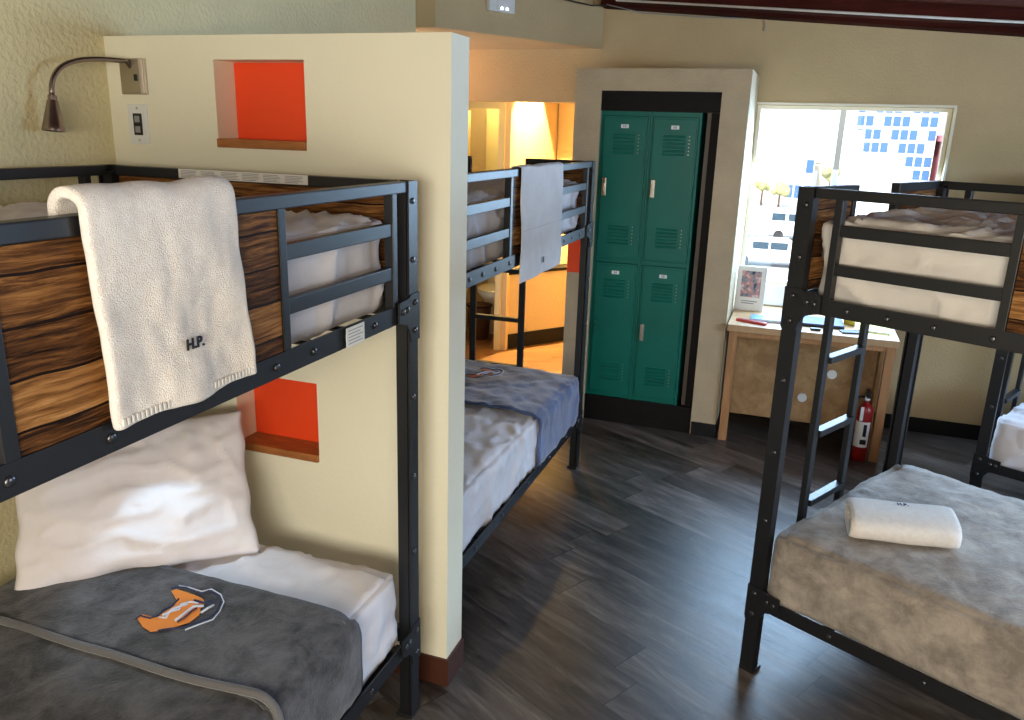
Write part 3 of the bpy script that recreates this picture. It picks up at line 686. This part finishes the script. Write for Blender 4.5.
# stitched end seam of the terry towel
bm = bmesh.new()
for i in range(34): box(bm, .0430, .0455, -.150 + i * .0098, -.146 + i * .0098, -.338, -.326)
obj('stitching', bm, 'label', tw)
tm = draped('flat white towel hanging over the middle bunk rail', -1.046, 2.985, 3.560, 1.712, 1.262, 1.655, 'towelblue', .005, 9, gap=.001, wav=.0025)
obj('fold_crease', B(.0295, .0315, -.27, .27, -.245, -.241), 'sheet', tm)
bm = bmesh.new(); box(bm, .034, .0365, -.012, .006, -.40, -.376); obj('embroidered_letters', bm, 'navy', tm)

# folded towel on the right lower bed
bm = bmesh.new()
prof = []
for i in range(26):   # outer outline of the folded bundle (y across, z up), D-shaped with the fold at the back
    a = 2 * PI * i / 26; c_, s_ = math.cos(a), math.sin(a)
    prof.append((.112 * math.copysign(abs(c_) ** .75, c_), .046 * math.copysign(abs(s_) ** .7, s_) + .046))
N = 26; rings = []
nseg = 24
for k in range(nseg + 1):
    x = -.170 + .340 * k / nseg; ring = []
    e = min(1, min(k, nseg - k) / 1.5); 
    for y, z in prof:
        f = .93 + .07 * e; nn = .004 * noise.noise(Vector((x * 9, y * 14, z * 14)))
        ring.append(bm.verts.new((x + .012 * (y / .112) , y * f, (z - .046) * f + .046 + nn)))
    rings.append(ring)
for a, b in zip(rings, rings[1:]):
    for i in range(N): bm.faces.new((a[i], a[(i + 1) % N], b[(i + 1) % N], b[i]))
for ring in (rings[0], rings[-1]):   # recessed ends with layered fold
    prev = ring
    for f, dx in ((.86, .0), (.84, .012 if ring is rings[0] else -.012)):
        cur = [bm.verts.new((v.co.x + dx, v.co.y * f, (v.co.z - .046) * f + .046)) for v in ring]
        for i in range(N): bm.faces.new((prev[i], prev[(i + 1) % N], cur[(i + 1) % N], cur[i]))
        prev = cur
    bm.faces.new(prev)
ft = obj('folded_towel', bm, 'terry', smooth=True)
tag(ft, 'white towel folded into a thick roll on the silver grey blanket', 'towel')
ft.location = (.447, 2.775, .566); ft.rotation_euler = (0, 0, math.radians(9))
bm = bmesh.new()   # spiral of layers showing at the left end
pts = [(-.1600, .078 * (1 - t) * math.cos(t * 4.2 * PI) , .046 + .030 * (1 - t * .8) * math.sin(t * 4.2 * PI)) for t in [i / 60 for i in range(60)]]
tube(bm, pts, .0045, 6); obj('rolled_layers', bm, 'terry', ft, True)
text('embroidered_letters', 'H.P.', .022, (.01, .035, .0935), (0, 0, 0), 'navy', ft, .0008)

# ------------------------------------------------------------------ stickers on the front left bunk
st = obj('warning_label', B(-.004, .0, -.225, .225, -.0135, .0135), 'label')
st.location = (-1.541, 2.018 - .0362, 1.699)
st.data.transform(Matrix.Rotation(-PI / 2, 4, 'Z'))
tag(st, 'long white warning sticker along the end rail near the partition', 'sticker')
bm = bmesh.new(); rnd = random.Random(3)
for c in range(6):
    for r in range(5):
        x = -.215 + c * .073; box(bm, x, x + .062 * rnd.uniform(.7, 1), -.0012, -.0002, -.010 + r * .0044, -.0084 + r * .0044)
pl_ = obj('printed_lines', bm, 'ink', st)
for v in pl_.data.vertices: v.co.y -= .0002
st2 = obj('care_label', B(-.0, .001, -.043, .043, -.0245, .0245), 'paper'); st2.location = (-.9895 + .0, 1.668, 1.3585)
tag(st2, 'small cream sticker on the side rail below the upper mattress', 'sticker')
bm = bmesh.new()
for r in range(5): box(bm, .001, .0016, -.034, .034 - .012 * (r % 2), -.017 + r * .008, -.015 + r * .008)
obj('printed_lines', bm, 'ink', st2)

# ------------------------------------------------------------------ reading lamps and outlets on the partition
def gooseneck(label, x, z, on, d):
    t = thing('reading_lamp', label, 'lamp', (x, 2.16, z), 0, 'gooseneck reading lamps on the partition')
    obj('wall_plate', B((-.052, .052, -.008, 0, -.055, .055), bev=.003), 'chrome', t)
    obj('switch_housing', B((.004, .044, -.024, -.008, -.054, .054), bev=.003), 'chrome', t)
    obj('switch', B((.022, .034, -.028, -.024, -.014, .006), bev=.001), 'blackplastic', t)
    pts = bez((.0, -.030, .045), (-.035, -.14, .045), (-.045, -.285, .045), (-.040, -.285, -.075), 20) if not d else bez((.0, -.030, .03), (.10, -.20, .12), (.22, -.36, .13), (.26, -.43, .03), 18)
    bm = bmesh.new(); tube(bm, [(.012, -.008, .028), (.006, -.022, .03)] + pts, .0078, 12); obj('gooseneck', bm, 'bronze', t, True)
    e = pts[-1]; dr = (pts[-1] - pts[-3]).normalized(); q = dr.to_track_quat('Z', 'Y').to_matrix().to_4x4(); q.translation = e
    bm = bmesh.new(); lathe(bm, [(.0, -.004), (.012, -.004), (.0125, .010), (.015, .012), (.030, .086), (.0315, .090), (.0315, .098), (.027, .098), (.023, .088), (0, .086)], 22, q)
    sh = obj('lamp_head', bm, 'bronze', t); smooth_by_angle(sh, 35)
    bm = bmesh.new()
    for a in range(3):
        m4 = q @ Matrix.Translation((.010 * math.cos(a * 2.1), .010 * math.sin(a * 2.1), .0885)); lathe(bm, [(0, .003), (.0055, .0), (.0055, -.002), (0, -.002)], 10, m4)
    obj('lamp_lens', bm, 'ledface' if on else 'plastic', sh)
    return t, Vector((x, 2.16, z)) + e + dr * .1, dr
gooseneck('brushed metal gooseneck reading lamp on the wall above the upper bunk', -2.068, 1.982, False, 0)
t2, lp, ld = gooseneck('lit gooseneck reading lamp for the lower bunk hidden behind the upper bunk panel', -1.98, 1.17, True, 1)
light('reading_lamp_glow', 'SPOT', lp, (-1.50, 1.58, .56), 6.5, (.50, .78, 1), .015, spot_size=math.radians(70), spot_blend=.4)
def outlet(label, x, z):
    t = thing('wall_outlet', label, 'outlet', (x, 2.16, z), 0)
    obj('cover_plate', B((-.039, .039, -.006, 0, -.062, .062), bev=.003), 'plastic', t)
    obj('socket', B((-.017, .017, -.009, -.006, -.034, .034), bev=.001), 'blackplastic', t)
    obj('socket_face', B((-.010, .010, -.0105, -.009, -.026, -.006), (-.010, .010, -.0105, -.009, .006, .026), bev=.0008), 'ink', t)
    for z_ in (-.05, .05): obj('screw', CY((0, -.0075, z_), (0, -.006, z_), .004, seg=10), 'chrome', t)
outlet('white wall plate with black usb outlet beside the upper bunk', -2.066, 1.835)
bm = bmesh.new(); tube(bm, [(-2.125, 2.45, 2.70), (-2.12, 2.44, 2.45), (-2.105, 2.43, 2.36), (-2.135, 2.43, 2.31), (-2.12, 2.42, 2.27)], .003, 6)
w_ = obj('hanging_wire', bm, 'ink', smooth=True); tag(w_, 'thin grey wire hanging down above the corner of the partition', 'wire')
w_.location.x = -.035
bm = bmesh.new()
tube(bm, [(-1.34, 5.49, 2.655), (-1.1, 5.49, 2.600), (-.7, 5.625, 2.585), (-.5, 5.632, 2.578), (-.36, 5.632, 2.575), (-.345, 5.632, 2.54), (-.35, 5.632, 2.50)], .0035, 6)
tag(obj('cable', bm, 'ink', smooth=True), 'thin dark cable drooping below the beam on the far wall', 'cable')
bm = bmesh.new(); tube(bm, [(-1.85, 4.72, 2.66), (-1.62, 5.10, 2.655), (-1.42, 5.42, 2.64), (-1.34, 5.49, 2.65)], .0045, 6)
tag(obj('cable', bm, 'blackplastic', smooth=True), 'black cable running from the soffit to the dark red beam', 'cable')
# emergency light on the soffit
sd = Vector((-1.39 + 2.06, 5.638 - 4.425, 0)).normalized(); ang = math.atan2(sd.y, sd.x)
t = thing('emergency_light', 'small white emergency light fixture on the angled soffit', 'light', (-1.835, 4.832, 2.575), ang)
obj('housing', B((-.10, .10, -.035, .0, -.05, .09), bev=.006), 'plastic', t)
obj('lens', B((-.045, .075, -.042, -.035, -.042, .07), bev=.003), 'plastic', t)
for x in (-.01, .03): obj('indicator', CY((x, -.046, -.03), (x, -.040, -.03), .007, seg=10), 'ledface', t)
# unseen ceiling lamp added behind the camera for warm tint, and the hall lamp
def ceil_lamp(label, x, y, z, r=.2):
    t = thing('fill_ceiling_lamp', label, 'ceiling lamp', (x, y, z))
    bm = bmesh.new(); lathe(bm, [(0, 0), (r, 0), (r + .01, -.02), (r, -.04), (0, -.04)], 28); obj('lamp_base', bm, 'white', t)
    bm = bmesh.new(); lathe(bm, [(r * .95, -.04), (r * .8, -.075), (r * .4, -.09), (0, -.095)], 28); obj('diffuser', bm, 'lampface', t, True)
ceil_lamp('round white ceiling lamp added out of view for warm light', .7, -.6, cz(.7) - .002)
t = thing('wall_sconce', 'small warm wall lamp in the hall', 'lamp', (-1.75, 6.05, 2.20))
bm = bmesh.new(); lathe(bm, [(0, .5), (.008, .5), (.008, .05), (.05, .04), (.05, .03), (0, .03)], 16); obj('lamp_stem', bm, 'bronze', t)
bm = bmesh.new(); lathe(bm, [(0, .03), (.035, .0), (.04, -.03), (.02, -.06), (0, -.065)], 16, Matrix.Translation((0, 0, .02))); obj('bulb', bm, 'lampface', t, True)

# ------------------------------------------------------------------ lockers
def locker(label, x, k):
    w, d, h = .301, .40, 1.812
    t = thing('locker', label, 'locker', (x, 4.992, .172), 0, 'green steel lockers in the alcove')
    bm = bmesh.new()
    box(bm, 0, .013, 0, d, 0, h); box(bm, w - .013, w, 0, d, 0, h); box(bm, .013, w - .013, .02, d, h - .014, h); box(bm, .013, w - .013, .02, d, 0, .014)
    box(bm, .013, w - .013, d - .01, d, .014, h - .014); box(bm, .013, w - .013, .006, .02, h - .026, h); box(bm, .013, w - .013, .006, .02, 0, .026); box(bm, .013, w - .013, .006, d - .01, .893, .919)
    obj('body', bm, 'locker', t)
    for q, z0 in enumerate((.028, .921)):
        z1 = z0 + .863
        dd = obj('door', B((.015, w - .015, -.004, .012, z0, z1), bev=.003), 'locker', t)
        dd2 = obj('door_panel', B((.024, w - .024, -.007, -.004, z0 + .012, z1 - .012), bev=.0025), 'locker', dd)
        for g, zc in enumerate((z1 - .17, z0 + .10)):
            for i in range(6):
                z = zc + i * .021 - (.0 if g else .04)
                bm = bmesh.new(); prism(bm, [(-.007, z), (-.0115, z - .003), (-.0110, z - .006), (-.007, z - .012)], 'x', .085, w - .085)
                obj('louver', bm, 'locker', dd)
                obj('louver_slot', B(.088, w - .088, -.0078, -.0070, z - .015, z - .0125), 'lockdark', dd)
            bm = bmesh.new()
            for i in range(6): 
                z = zc + i * .021 - (.0 if g else .04); cyl(bm, (w - .062, -.0085, z - .004), (w - .062, -.007, z - .004), .0028, seg=8)
            obj('vent_glints', bm, 'chrome', dd)  # bright dots standing in for reflections at the slot ends
        np_ = obj('number_plate', B((w / 2 - .024, w / 2 + .024, -.010, -.007, z1 - .07, z1 - .048), bev=.001), 'plastic', dd)
        obj('printed_number', B((w / 2 - .010, w / 2 - .004, -.0106, -.0100, z1 - .066, z1 - .052), (w / 2 + .001, w / 2 + .009, -.0106, -.0100, z1 - .066, z1 - .052)), 'ink', np_)
        zc = (z0 + z1) / 2 + (.01 if q else .0)
        hd = obj('handle', B((.030, .056, -.012, -.007, zc - .055, zc + .055), bev=.003), 'chrome' if (k or q) else 'locker', dd)
        bm = bmesh.new(); box(bm, .036, .050, -.030, -.012, zc + .005, zc + .022, bev=.003); box(bm, .038, .048, -.024, -.018, zc - .035, zc + .01, bev=.002); obj('latch', bm, 'chrome' if (k or q) else 'locker', hd)
        for z in (z0 + .09, z1 - .09, (z0 + z1) / 2):
            obj('hinge', CY((w - .011, -.004, z - .03), (w - .011, -.004, z + .03), .005, seg=10), 'locker', t)
locker('left column of green double-tier steel lockers beside the middle bunk', -1.209, 0)
locker('right column of green double-tier steel lockers beside the dark gap', -.906, 1)

# ------------------------------------------------------------------ desk and what is on it
DX0, DX1, DY0, DY1, DZ = -.333, .628, 4.925, 5.62, .757
t = thing('desk', 'light wood desk under the far window', 'desk', ((DX0 + DX1) / 2, (DY0 + DY1) / 2, 0))
hw, hd_ = (DX1 - DX0) / 2, (DY1 - DY0) / 2
obj('worktop', B((-hw, hw, -hd_, hd_, DZ - .042, DZ), bev=.003), 'deskwood', t)
for x0, m in ((-hw + .012, 'legwood'), (hw - .062, 'legwood')):
    for y0 in (-hd_ + .02, hd_ - .075): obj('leg', B((x0, x0 + .05, y0, y0 + .05, 0, DZ - .042), bev=.003), m, t)
obj('apron', B((-hw + .062, hw - .062, -hd_ + .025, -hd_ + .045, DZ - .075, DZ - .042)), 'legwood', t)
obj('modesty_panel', B((-hw + .05, hw - .072, -hd_ + .19, -hd_ + .205, .135, DZ - .042)), 'osb', t)
obj('side_panel', B((hw - .085, hw - .065, -hd_ + .08, hd_ - .08, .0, DZ - .042)), 'osb', t)
cxd, cyd = (DX0 + DX1) / 2, (DY0 + DY1) / 2
for x, z in ((.304, .468), (.151, .297)):
    obj('cable_grommet', CY((x - cxd, 5.105 - cyd, z), (x - cxd, 5.118 - cyd, z), .028, seg=20), 'plastic', t)
def flat(name, label, cat, x, y, rz, parts, group=None):
    t = thing(name, label, cat, (x, y, DZ), math.radians(rz), group)
    for n, b, m in parts: obj(n, B(b, bev=min(.002, (b[5] - b[4]) * .3)), m, t)
    return t
# photo card in a clear stand
t = thing('photo_card', 'tall white framed card with a flower picture standing on the left end of the desk', 'picture', (-.245, 5.40, DZ), math.radians(-6))
fr = B((-.092, .092, 0, .012, .004, .292), bev=.002); o = obj('frame', fr, 'plastic', t)
o2 = obj('card', B(-.083, .083, -.002, 0, .012, .284), 'paper', t)
m = bpy.data.materials.new('picture print'); m.use_nodes = True; nt = m.node_tree; b = nt.nodes['Principled BSDF']
tc = nt.nodes.new('ShaderNodeTexCoord'); n = nt.nodes.new('ShaderNodeTexNoise'); n.inputs['Scale'].default_value = 26; n.inputs['Detail'].default_value = 4
nt.links.new(tc.outputs['Object'], n.inputs['Vector']); r = nt.nodes.new('ShaderNodeValToRGB'); e = r.color_ramp.elements
e[0].position = .36; e[0].color = (.03, .04, .06, 1); e[1].position = .62; e[1].color = (.62, .60, .62, 1)
k = e.new(.47); k.color = (.25, .28, .34, 1); k = e.new(.56); k.color = (.60, .22, .18, 1)
nt.links.new(n.outputs['Fac'], r.inputs['Fac']); nt.links.new(r.outputs['Color'], b.inputs['Base Color']); M['print'] = m
obj('printed_picture', B(-.062, .062, -.0035, -.002, .09, .262), 'print', o2)
obj('caption', B((-.05, .05, -.003, -.002, .060, .066), (-.05, .03, -.003, -.002, .046, .052)), 'ink', o2)
obj('stand', B((-.09, .09, 0, .07, 0, .004), bev=.001), 'plastic', t)
flat('pen_case', 'small red pen case lying on the front left of the desk', 'case', -.20, 5.03, -22, [('case_body', (-.095, .095, -.018, .018, 0, .016), 'redplastic'), ('zipper', (-.085, .085, -.002, .002, .016, .018), 'ink')])
flat('notebook', 'blue notebook beside the red pen case on the desk', 'notebook', -.112, 5.155, 4, [('pages', (-.098, .098, -.068, .068, .003, .013), 'paper'), ('cover', (-.10, .10, -.07, .07, .013, .016), 'blueplastic'), ('cover', (-.10, .10, -.07, .07, 0, .003), 'blueplastic')])
t = flat('laptop', 'closed blue grey laptop in the middle of the desk', 'laptop', .165, 5.20, 2, [('laptop_base', (-.165, .165, -.115, .115, 0, .012), 'blackplastic'), ('lid', (-.165, .165, -.115, .115, .013, .021), 'laptop')])
flat('computer_mouse', 'small black mouse in front of the laptop', 'mouse', .17, 5.0, 10, [('mouse_shell', (-.028, .028, -.016, .016, 0, .014), 'blackplastic'), ('scroll_wheel', (.008, .016, -.002, .002, .014, .016), 'ink')])
flat('phone', 'black phone lying near the front right of the desk', 'phone', .365, 5.03, 14, [('phone_body', (-.055, .055, -.036, .036, 0, .009), 'blackplastic'), ('screen', (-.05, .05, -.032, .032, .009, .0098), 'laptop')])
t = thing('cup', 'cream paper cup behind the black phone on the desk', 'cup', (.37, 5.27, DZ))
bm = bmesh.new(); lathe(bm, [(0, 0), (.032, 0), (.040, .085), (.042, .088), (.038, .086), (.030, .006), (0, .006)], 22); obj('cup_body', bm, 'yellow', t, True)
bm = bmesh.new(); lathe(bm, [(.0415, .055), (.0405, .035)], 22); obj('sleeve', bm, 'paper', t, True)
t = flat('paper_folder', 'yellow folder of papers on the right end of the desk', 'folder', .50, 5.22, -6, [('folder_cover', (-.10, .10, -.15, .15, 0, .004), 'yellow'), ('sheets', (-.095, .095, -.14, .145, .004, .010), 'paper'), ('top_sheet', (-.09, .095, -.135, .14, .010, .011), 'yellow')])
t = thing('potted_plant', 'small green plant in a pot at the back right of the desk', 'plant', (.49, 5.52, DZ))
bm = bmesh.new(); lathe(bm, [(0, 0), (.035, 0), (.045, .07), (.048, .07), (.048, .08), (.040, .08), (.038, .06), (0, .06)], 20); obj('pot', bm, 'plastic', t, True)
bm = bmesh.new(); rnd = random.Random(5)
for i in range(26):
    a = rnd.uniform(0, 2 * PI); l = rnd.uniform(.05, .10); dz = rnd.uniform(.03, .10); c = Vector((0, 0, .06)); d = Vector((math.cos(a), math.sin(a), 0)); s2 = Vector((-d.y, d.x, 0))
    tip = c + d * l * .7 + Vector((0, 0, dz)); midp = c + d * l * .35 + Vector((0, 0, dz * .7))
    v = [bm.verts.new(p) for p in (c, midp + s2 * .010, tip, midp - s2 * .010)]; bm.faces.new(v)
M['leaf'] = mat('green leaf', (.06, .16, .03), .5); obj('leaves', bm, 'leaf', t)

# fire extinguisher standing under the desk end
t = thing('fire_extinguisher', 'red fire extinguisher on the floor by the right desk leg', 'fire extinguisher', (.508, 4.965, 0))
bm = bmesh.new(); lathe(bm, [(0, 0), (.042, 0), (.044, .006), (.044, .30), (.041, .325), (.030, .345), (.018, .355), (.018, .37), (0, .37)], 28); cy_ = obj('cylinder', bm, 'red', t); smooth_by_angle(cy_, 40)
bm = bmesh.new(); lathe(bm, [(.0446, .09), (.0446, .25)], 28)
bmesh.ops.delete(bm, geom=[f for f in bm.faces if f.calc_center_median().y > -.012 or f.calc_center_median().x > .035], context='FACES')
lb = obj('instruction_label', bm, 'paper', cy_, True)
obj('printed_block', B((-.010, .024, -.0465, -.0448, .11, .14), (.0, .018, -.0465, -.0448, .16, .235)), 'black', lb)
bm = bmesh.new(); lathe(bm, [(0, .37), (.016, .37), (.018, .385), (.013, .41), (.0, .41)], 16); obj('valve', bm, 'chrome', t, True)
bm = bmesh.new(); box(bm, -.012, .012, -.085, .012, .410, .420, bev=.002); box(bm, -.012, .012, -.080, .0, .432, .442, bev=.002); box(bm, -.01, .01, -.0, .014, .41, .442); obj('handle', bm, 'blackplastic', t)
bm = bmesh.new(); tube(bm, bez((-.015, 0, .395), (-.10, -.01, .40), (-.085, -.02, .28), (-.064, -.01, .20), 14), .0075, 8); cyl(bm, (-.064, -.01, .20), (-.062, -.01, .12), .010, .016); obj('hose', bm, 'blackplastic', t, True)
bm = bmesh.new(); lathe(bm, [(0, 0), (.014, 0), (.014, .008), (0, .010)], 14, Matrix.Translation((.0, -.016, .392)) @ Matrix.Rotation(PI / 2, 4, 'X')); obj('pressure_gauge', bm, 'paper', t)
obj('safety_tag', B(-.03, -.012, -.052, -.0505, .26, .345), 'paper', t)

# bathroom: toilet and vanity
t = thing('toilet', 'white toilet in the warm lit bathroom', 'toilet', (-2.60, 7.02, 0))
bm = bmesh.new(); lathe(bm, [(0, 0), (.12, 0), (.10, .08), (.10, .20), (.17, .34), (.20, .40), (.19, .41), (.14, .36), (0, .30)], 28, Matrix.Diagonal((1, 1.25, 1, 1))); obj('bowl', bm, 'porcelain', t, True)
bm = bmesh.new(); lathe(bm, [(0, .43), (.17, .43), (.20, .42), (.20, .412), (0, .412)], 28, Matrix.Diagonal((1, 1.25, 1, 1))); obj('seat_lid', bm, 'porcelain', t, True)
obj('tank', B((-.21, .21, .24, .42, .40, .78), bev=.015), 'porcelain', t); obj('flush_lever', B((-.17, -.09, .22, .24, .70, .72), bev=.004), 'blackplastic', t)
t = thing('waste_bin', 'brown bin in front of the toilet', 'bin', (-2.66, 6.68, 0))
bm = bmesh.new(); lathe(bm, [(0, 0), (.09, 0), (.11, .30), (.115, .31), (.105, .305), (.085, .01), (0, .01)], 20); obj('bin_body', bm, 'brown', t, True)
bm = bmesh.new(); lathe(bm, [(.112, .30), (.118, .305), (.118, .315), (.110, .315)], 20); obj('rim', bm, 'darkwood', t, True)
t = thing('wall_cabinet', 'tall cream yellow cabinet on the bathroom wall above the toilet', 'cabinet', (-2.70, 7.52, 1.15))
obj('cabinet_body', B((-.20, .20, -.14, .02, 0, .90), bev=.004), 'doorpaint', t); obj('cabinet_door', B((-.17, .13, -.158, -.142, .03, .86), bev=.004), 'doorpaint', t)
obj('knob', CY((.10, -.17, .3), (.10, -.156, .3), .012), 'chrome', t)

# ------------------------------------------------------------------ outside the window
GZ = -5.0
M['asphalt'] = mat('sunlit concrete street', (.42, .42, .43), .9, var=.1, vscale=.4)
M['facade'] = mat('white facade', (.72, .72, .72), .9); M['tan'] = mat('tan facade', (.55, .48, .36), .9)
M['blueglass'] = mat('blue facade glass', (.04, .11, .26), .5); M['redfac'] = mat('rose facade', (.42, .12, .15), .8)
M['carwhite'] = mat('white car paint', (.75, .77, .80), .25); M['carglass'] = mat('dark car glass', (.03, .06, .09), .1); M['tyre'] = mat('tyre rubber', (.02, .02, .022), .8)
M['tree'] = mat('olive foliage', (.38, .36, .16), .8, var=.3, vscale=2)
struct('floor_street', B(-60, 90, 12, 190, GZ - .2, GZ), 'asphalt', label='sunlit street and parking area outside', cat='ground')
def building(label, x0, x1, y, h, m, cols, rows, d=12, wm='blueglass', ww=.6, wh=.55, z0=GZ, skip=lambda i, j: False):
    t = thing('building', label, 'building', ((x0 + x1) / 2, y, z0)); w = x1 - x0; H = h - z0
    obj('facade', B(-w / 2, w / 2, 0, d, 0, H), m, t); obj('roof_edge', B(-w / 2 - .2, w / 2 + .2, -.2, d + .2, H, H + .4), m, t)
    for i in range(cols):
        for j in range(rows):
            if skip(i, j): continue
            cx = -w / 2 + (i + .5) * w / cols; cz_ = H - (j + .5) * H / rows * 1.0
            obj('window_pane', B(cx - w / cols * ww / 2, cx + w / cols * ww / 2, -.08, -.01, cz_ - H / rows * wh / 2, cz_ + H / rows * wh / 2), wm, t)
    return t
building('tall glass and frame building behind the right half of the window', 2.9, 8.0, 62, 5.4, 'facade', 9, 12, ww=.8, wh=.72, skip=lambda i, j: (j > 4 and i < 6) or (i * 7 + j * 5) % 4 == 0 or j > 8)
building('rose coloured block at the right edge of the window', 8.3, 10.5, 61, 2.0, 'redfac', 4, 6, wm='facade', ww=.5)
building('small low building with blue windows far behind the left half of the window', -1.9, .9, 95, .45, 'facade', 3, 2, wm='blueglass', ww=.8, wh=.5)
building('long pale low building behind the parked vans', -16, 2.0, 110, -.9, 'tan', 9, 1, wm='facade', ww=.5)
def vehicle(label, x, y, rz, s=1, van=False):
    t = thing('van' if van else 'car', label, 'van' if van else 'car', (x, y, GZ), math.radians(rz), 'parked vehicles outside')
    bm = bmesh.new()
    poly = [(-2.2, .35), (-2.25, .9), (-1.7, 1.05), (-1.1, 1.5), (.9, 1.52), (1.6, 1.05), (2.2, .95), (2.25, .35)] if not van else [(-2.4, .35), (-2.45, 1.9), (-2.2, 2.1), (1.3, 2.1), (1.9, 1.25), (2.4, 1.05), (2.45, .35)]
    prism(bm, [(a * s, b * s) for a, b in poly], 'y', -.85, .85); obj('car_body', bm, 'carwhite', t)
    if van: rects = [(-2.0, -1.1, 1.35, 1.85), (-.9, -.1, 1.35, 1.85), (.1, 1.1, 1.35, 1.85)]
    else: rects = [(-1.0, -.15, 1.02, 1.40), (-.05, .85, 1.02, 1.40)]
    for a, b, c, d in rects:
        for sgn in (-1, 1): obj('side_window', B(a, b, *sorted((sgn * .85, sgn * .87)), c, d), 'carglass', t)
    for a in (-1.45, 1.45):
        for sgn in (-1, 1): obj('wheel', CY((a, sgn * .86, .34), (a, sgn * .66, .34), .34, seg=18), 'tyre', t)
for i, (x, y, v, lab) in enumerate(((-5.2, 60, 1, 'white van parked nearest the locker alcove side of the street'), (.2, 60.6, 1, 'white van parked in the middle of the row outside'), (5.6, 61, 1, 'white van at the right of the parked row outside'))):
    vehicle(lab, x, y, 0, 1, True)
vehicle('white car parked closer on the street outside', -1.3, 47, 4)
def tree_(label, x, y, h, r, seed):
    t = thing('street_tree', label, 'tree', (x, y, GZ), 0, 'street trees outside')
    obj('trunk', CY((0, 0, 0), (0, 0, h * .6), .12, .07), 'brown', t)
    bm = bmesh.new(); rnd = random.Random(seed)
    for i in range(9):
        bmesh.ops.create_icosphere(bm, subdivisions=2, radius=r * rnd.uniform(.4, .65), matrix=Matrix.Translation((rnd.uniform(-r, r) * .6, rnd.uniform(-r, r) * .6, h * .75 + rnd.uniform(-r, r) * .4)))
    for v in bm.verts: v.co += v.co.normalized() * .25 * noise.noise(v.co * 2.5)
    obj('crown', bm, 'tree', t, True)
for i, (x, y, h, r) in enumerate(((-6.0, 88, 2.7, .9), (-4.0, 90, 2.9, .8), (-2.2, 89, 2.6, .9), (2.6, 92, 4.6, .9))):
    tree_(['round street tree at the far left outside the window', 'second street tree outside from the left', 'street tree behind the middle parked van', 'street tree right of the small blue windowed building'][i], x, y, h, r, i)
# recessed hall lamps
def downlight(label, x, y, z):
    t = thing('recessed_lamp', label, 'ceiling lamp', (x, y, z))
    bm = bmesh.new(); lathe(bm, [(.05, .0), (.075, .0), (.075, -.008), (.05, -.012), (.048, .0)], 24); obj('trim_ring', bm, 'white', t, True)
    bm = bmesh.new(); lathe(bm, [(0, -.002), (.05, -.002), (.05, -.006), (0, -.006)], 20); obj('lens', bm, 'lampface', t)
downlight('round recessed lamp under the angled soffit', -2.55, 5.25, 2.40)
downlight('round recessed lamp in the hall ceiling', -2.15, 6.85, cz(-2.15))
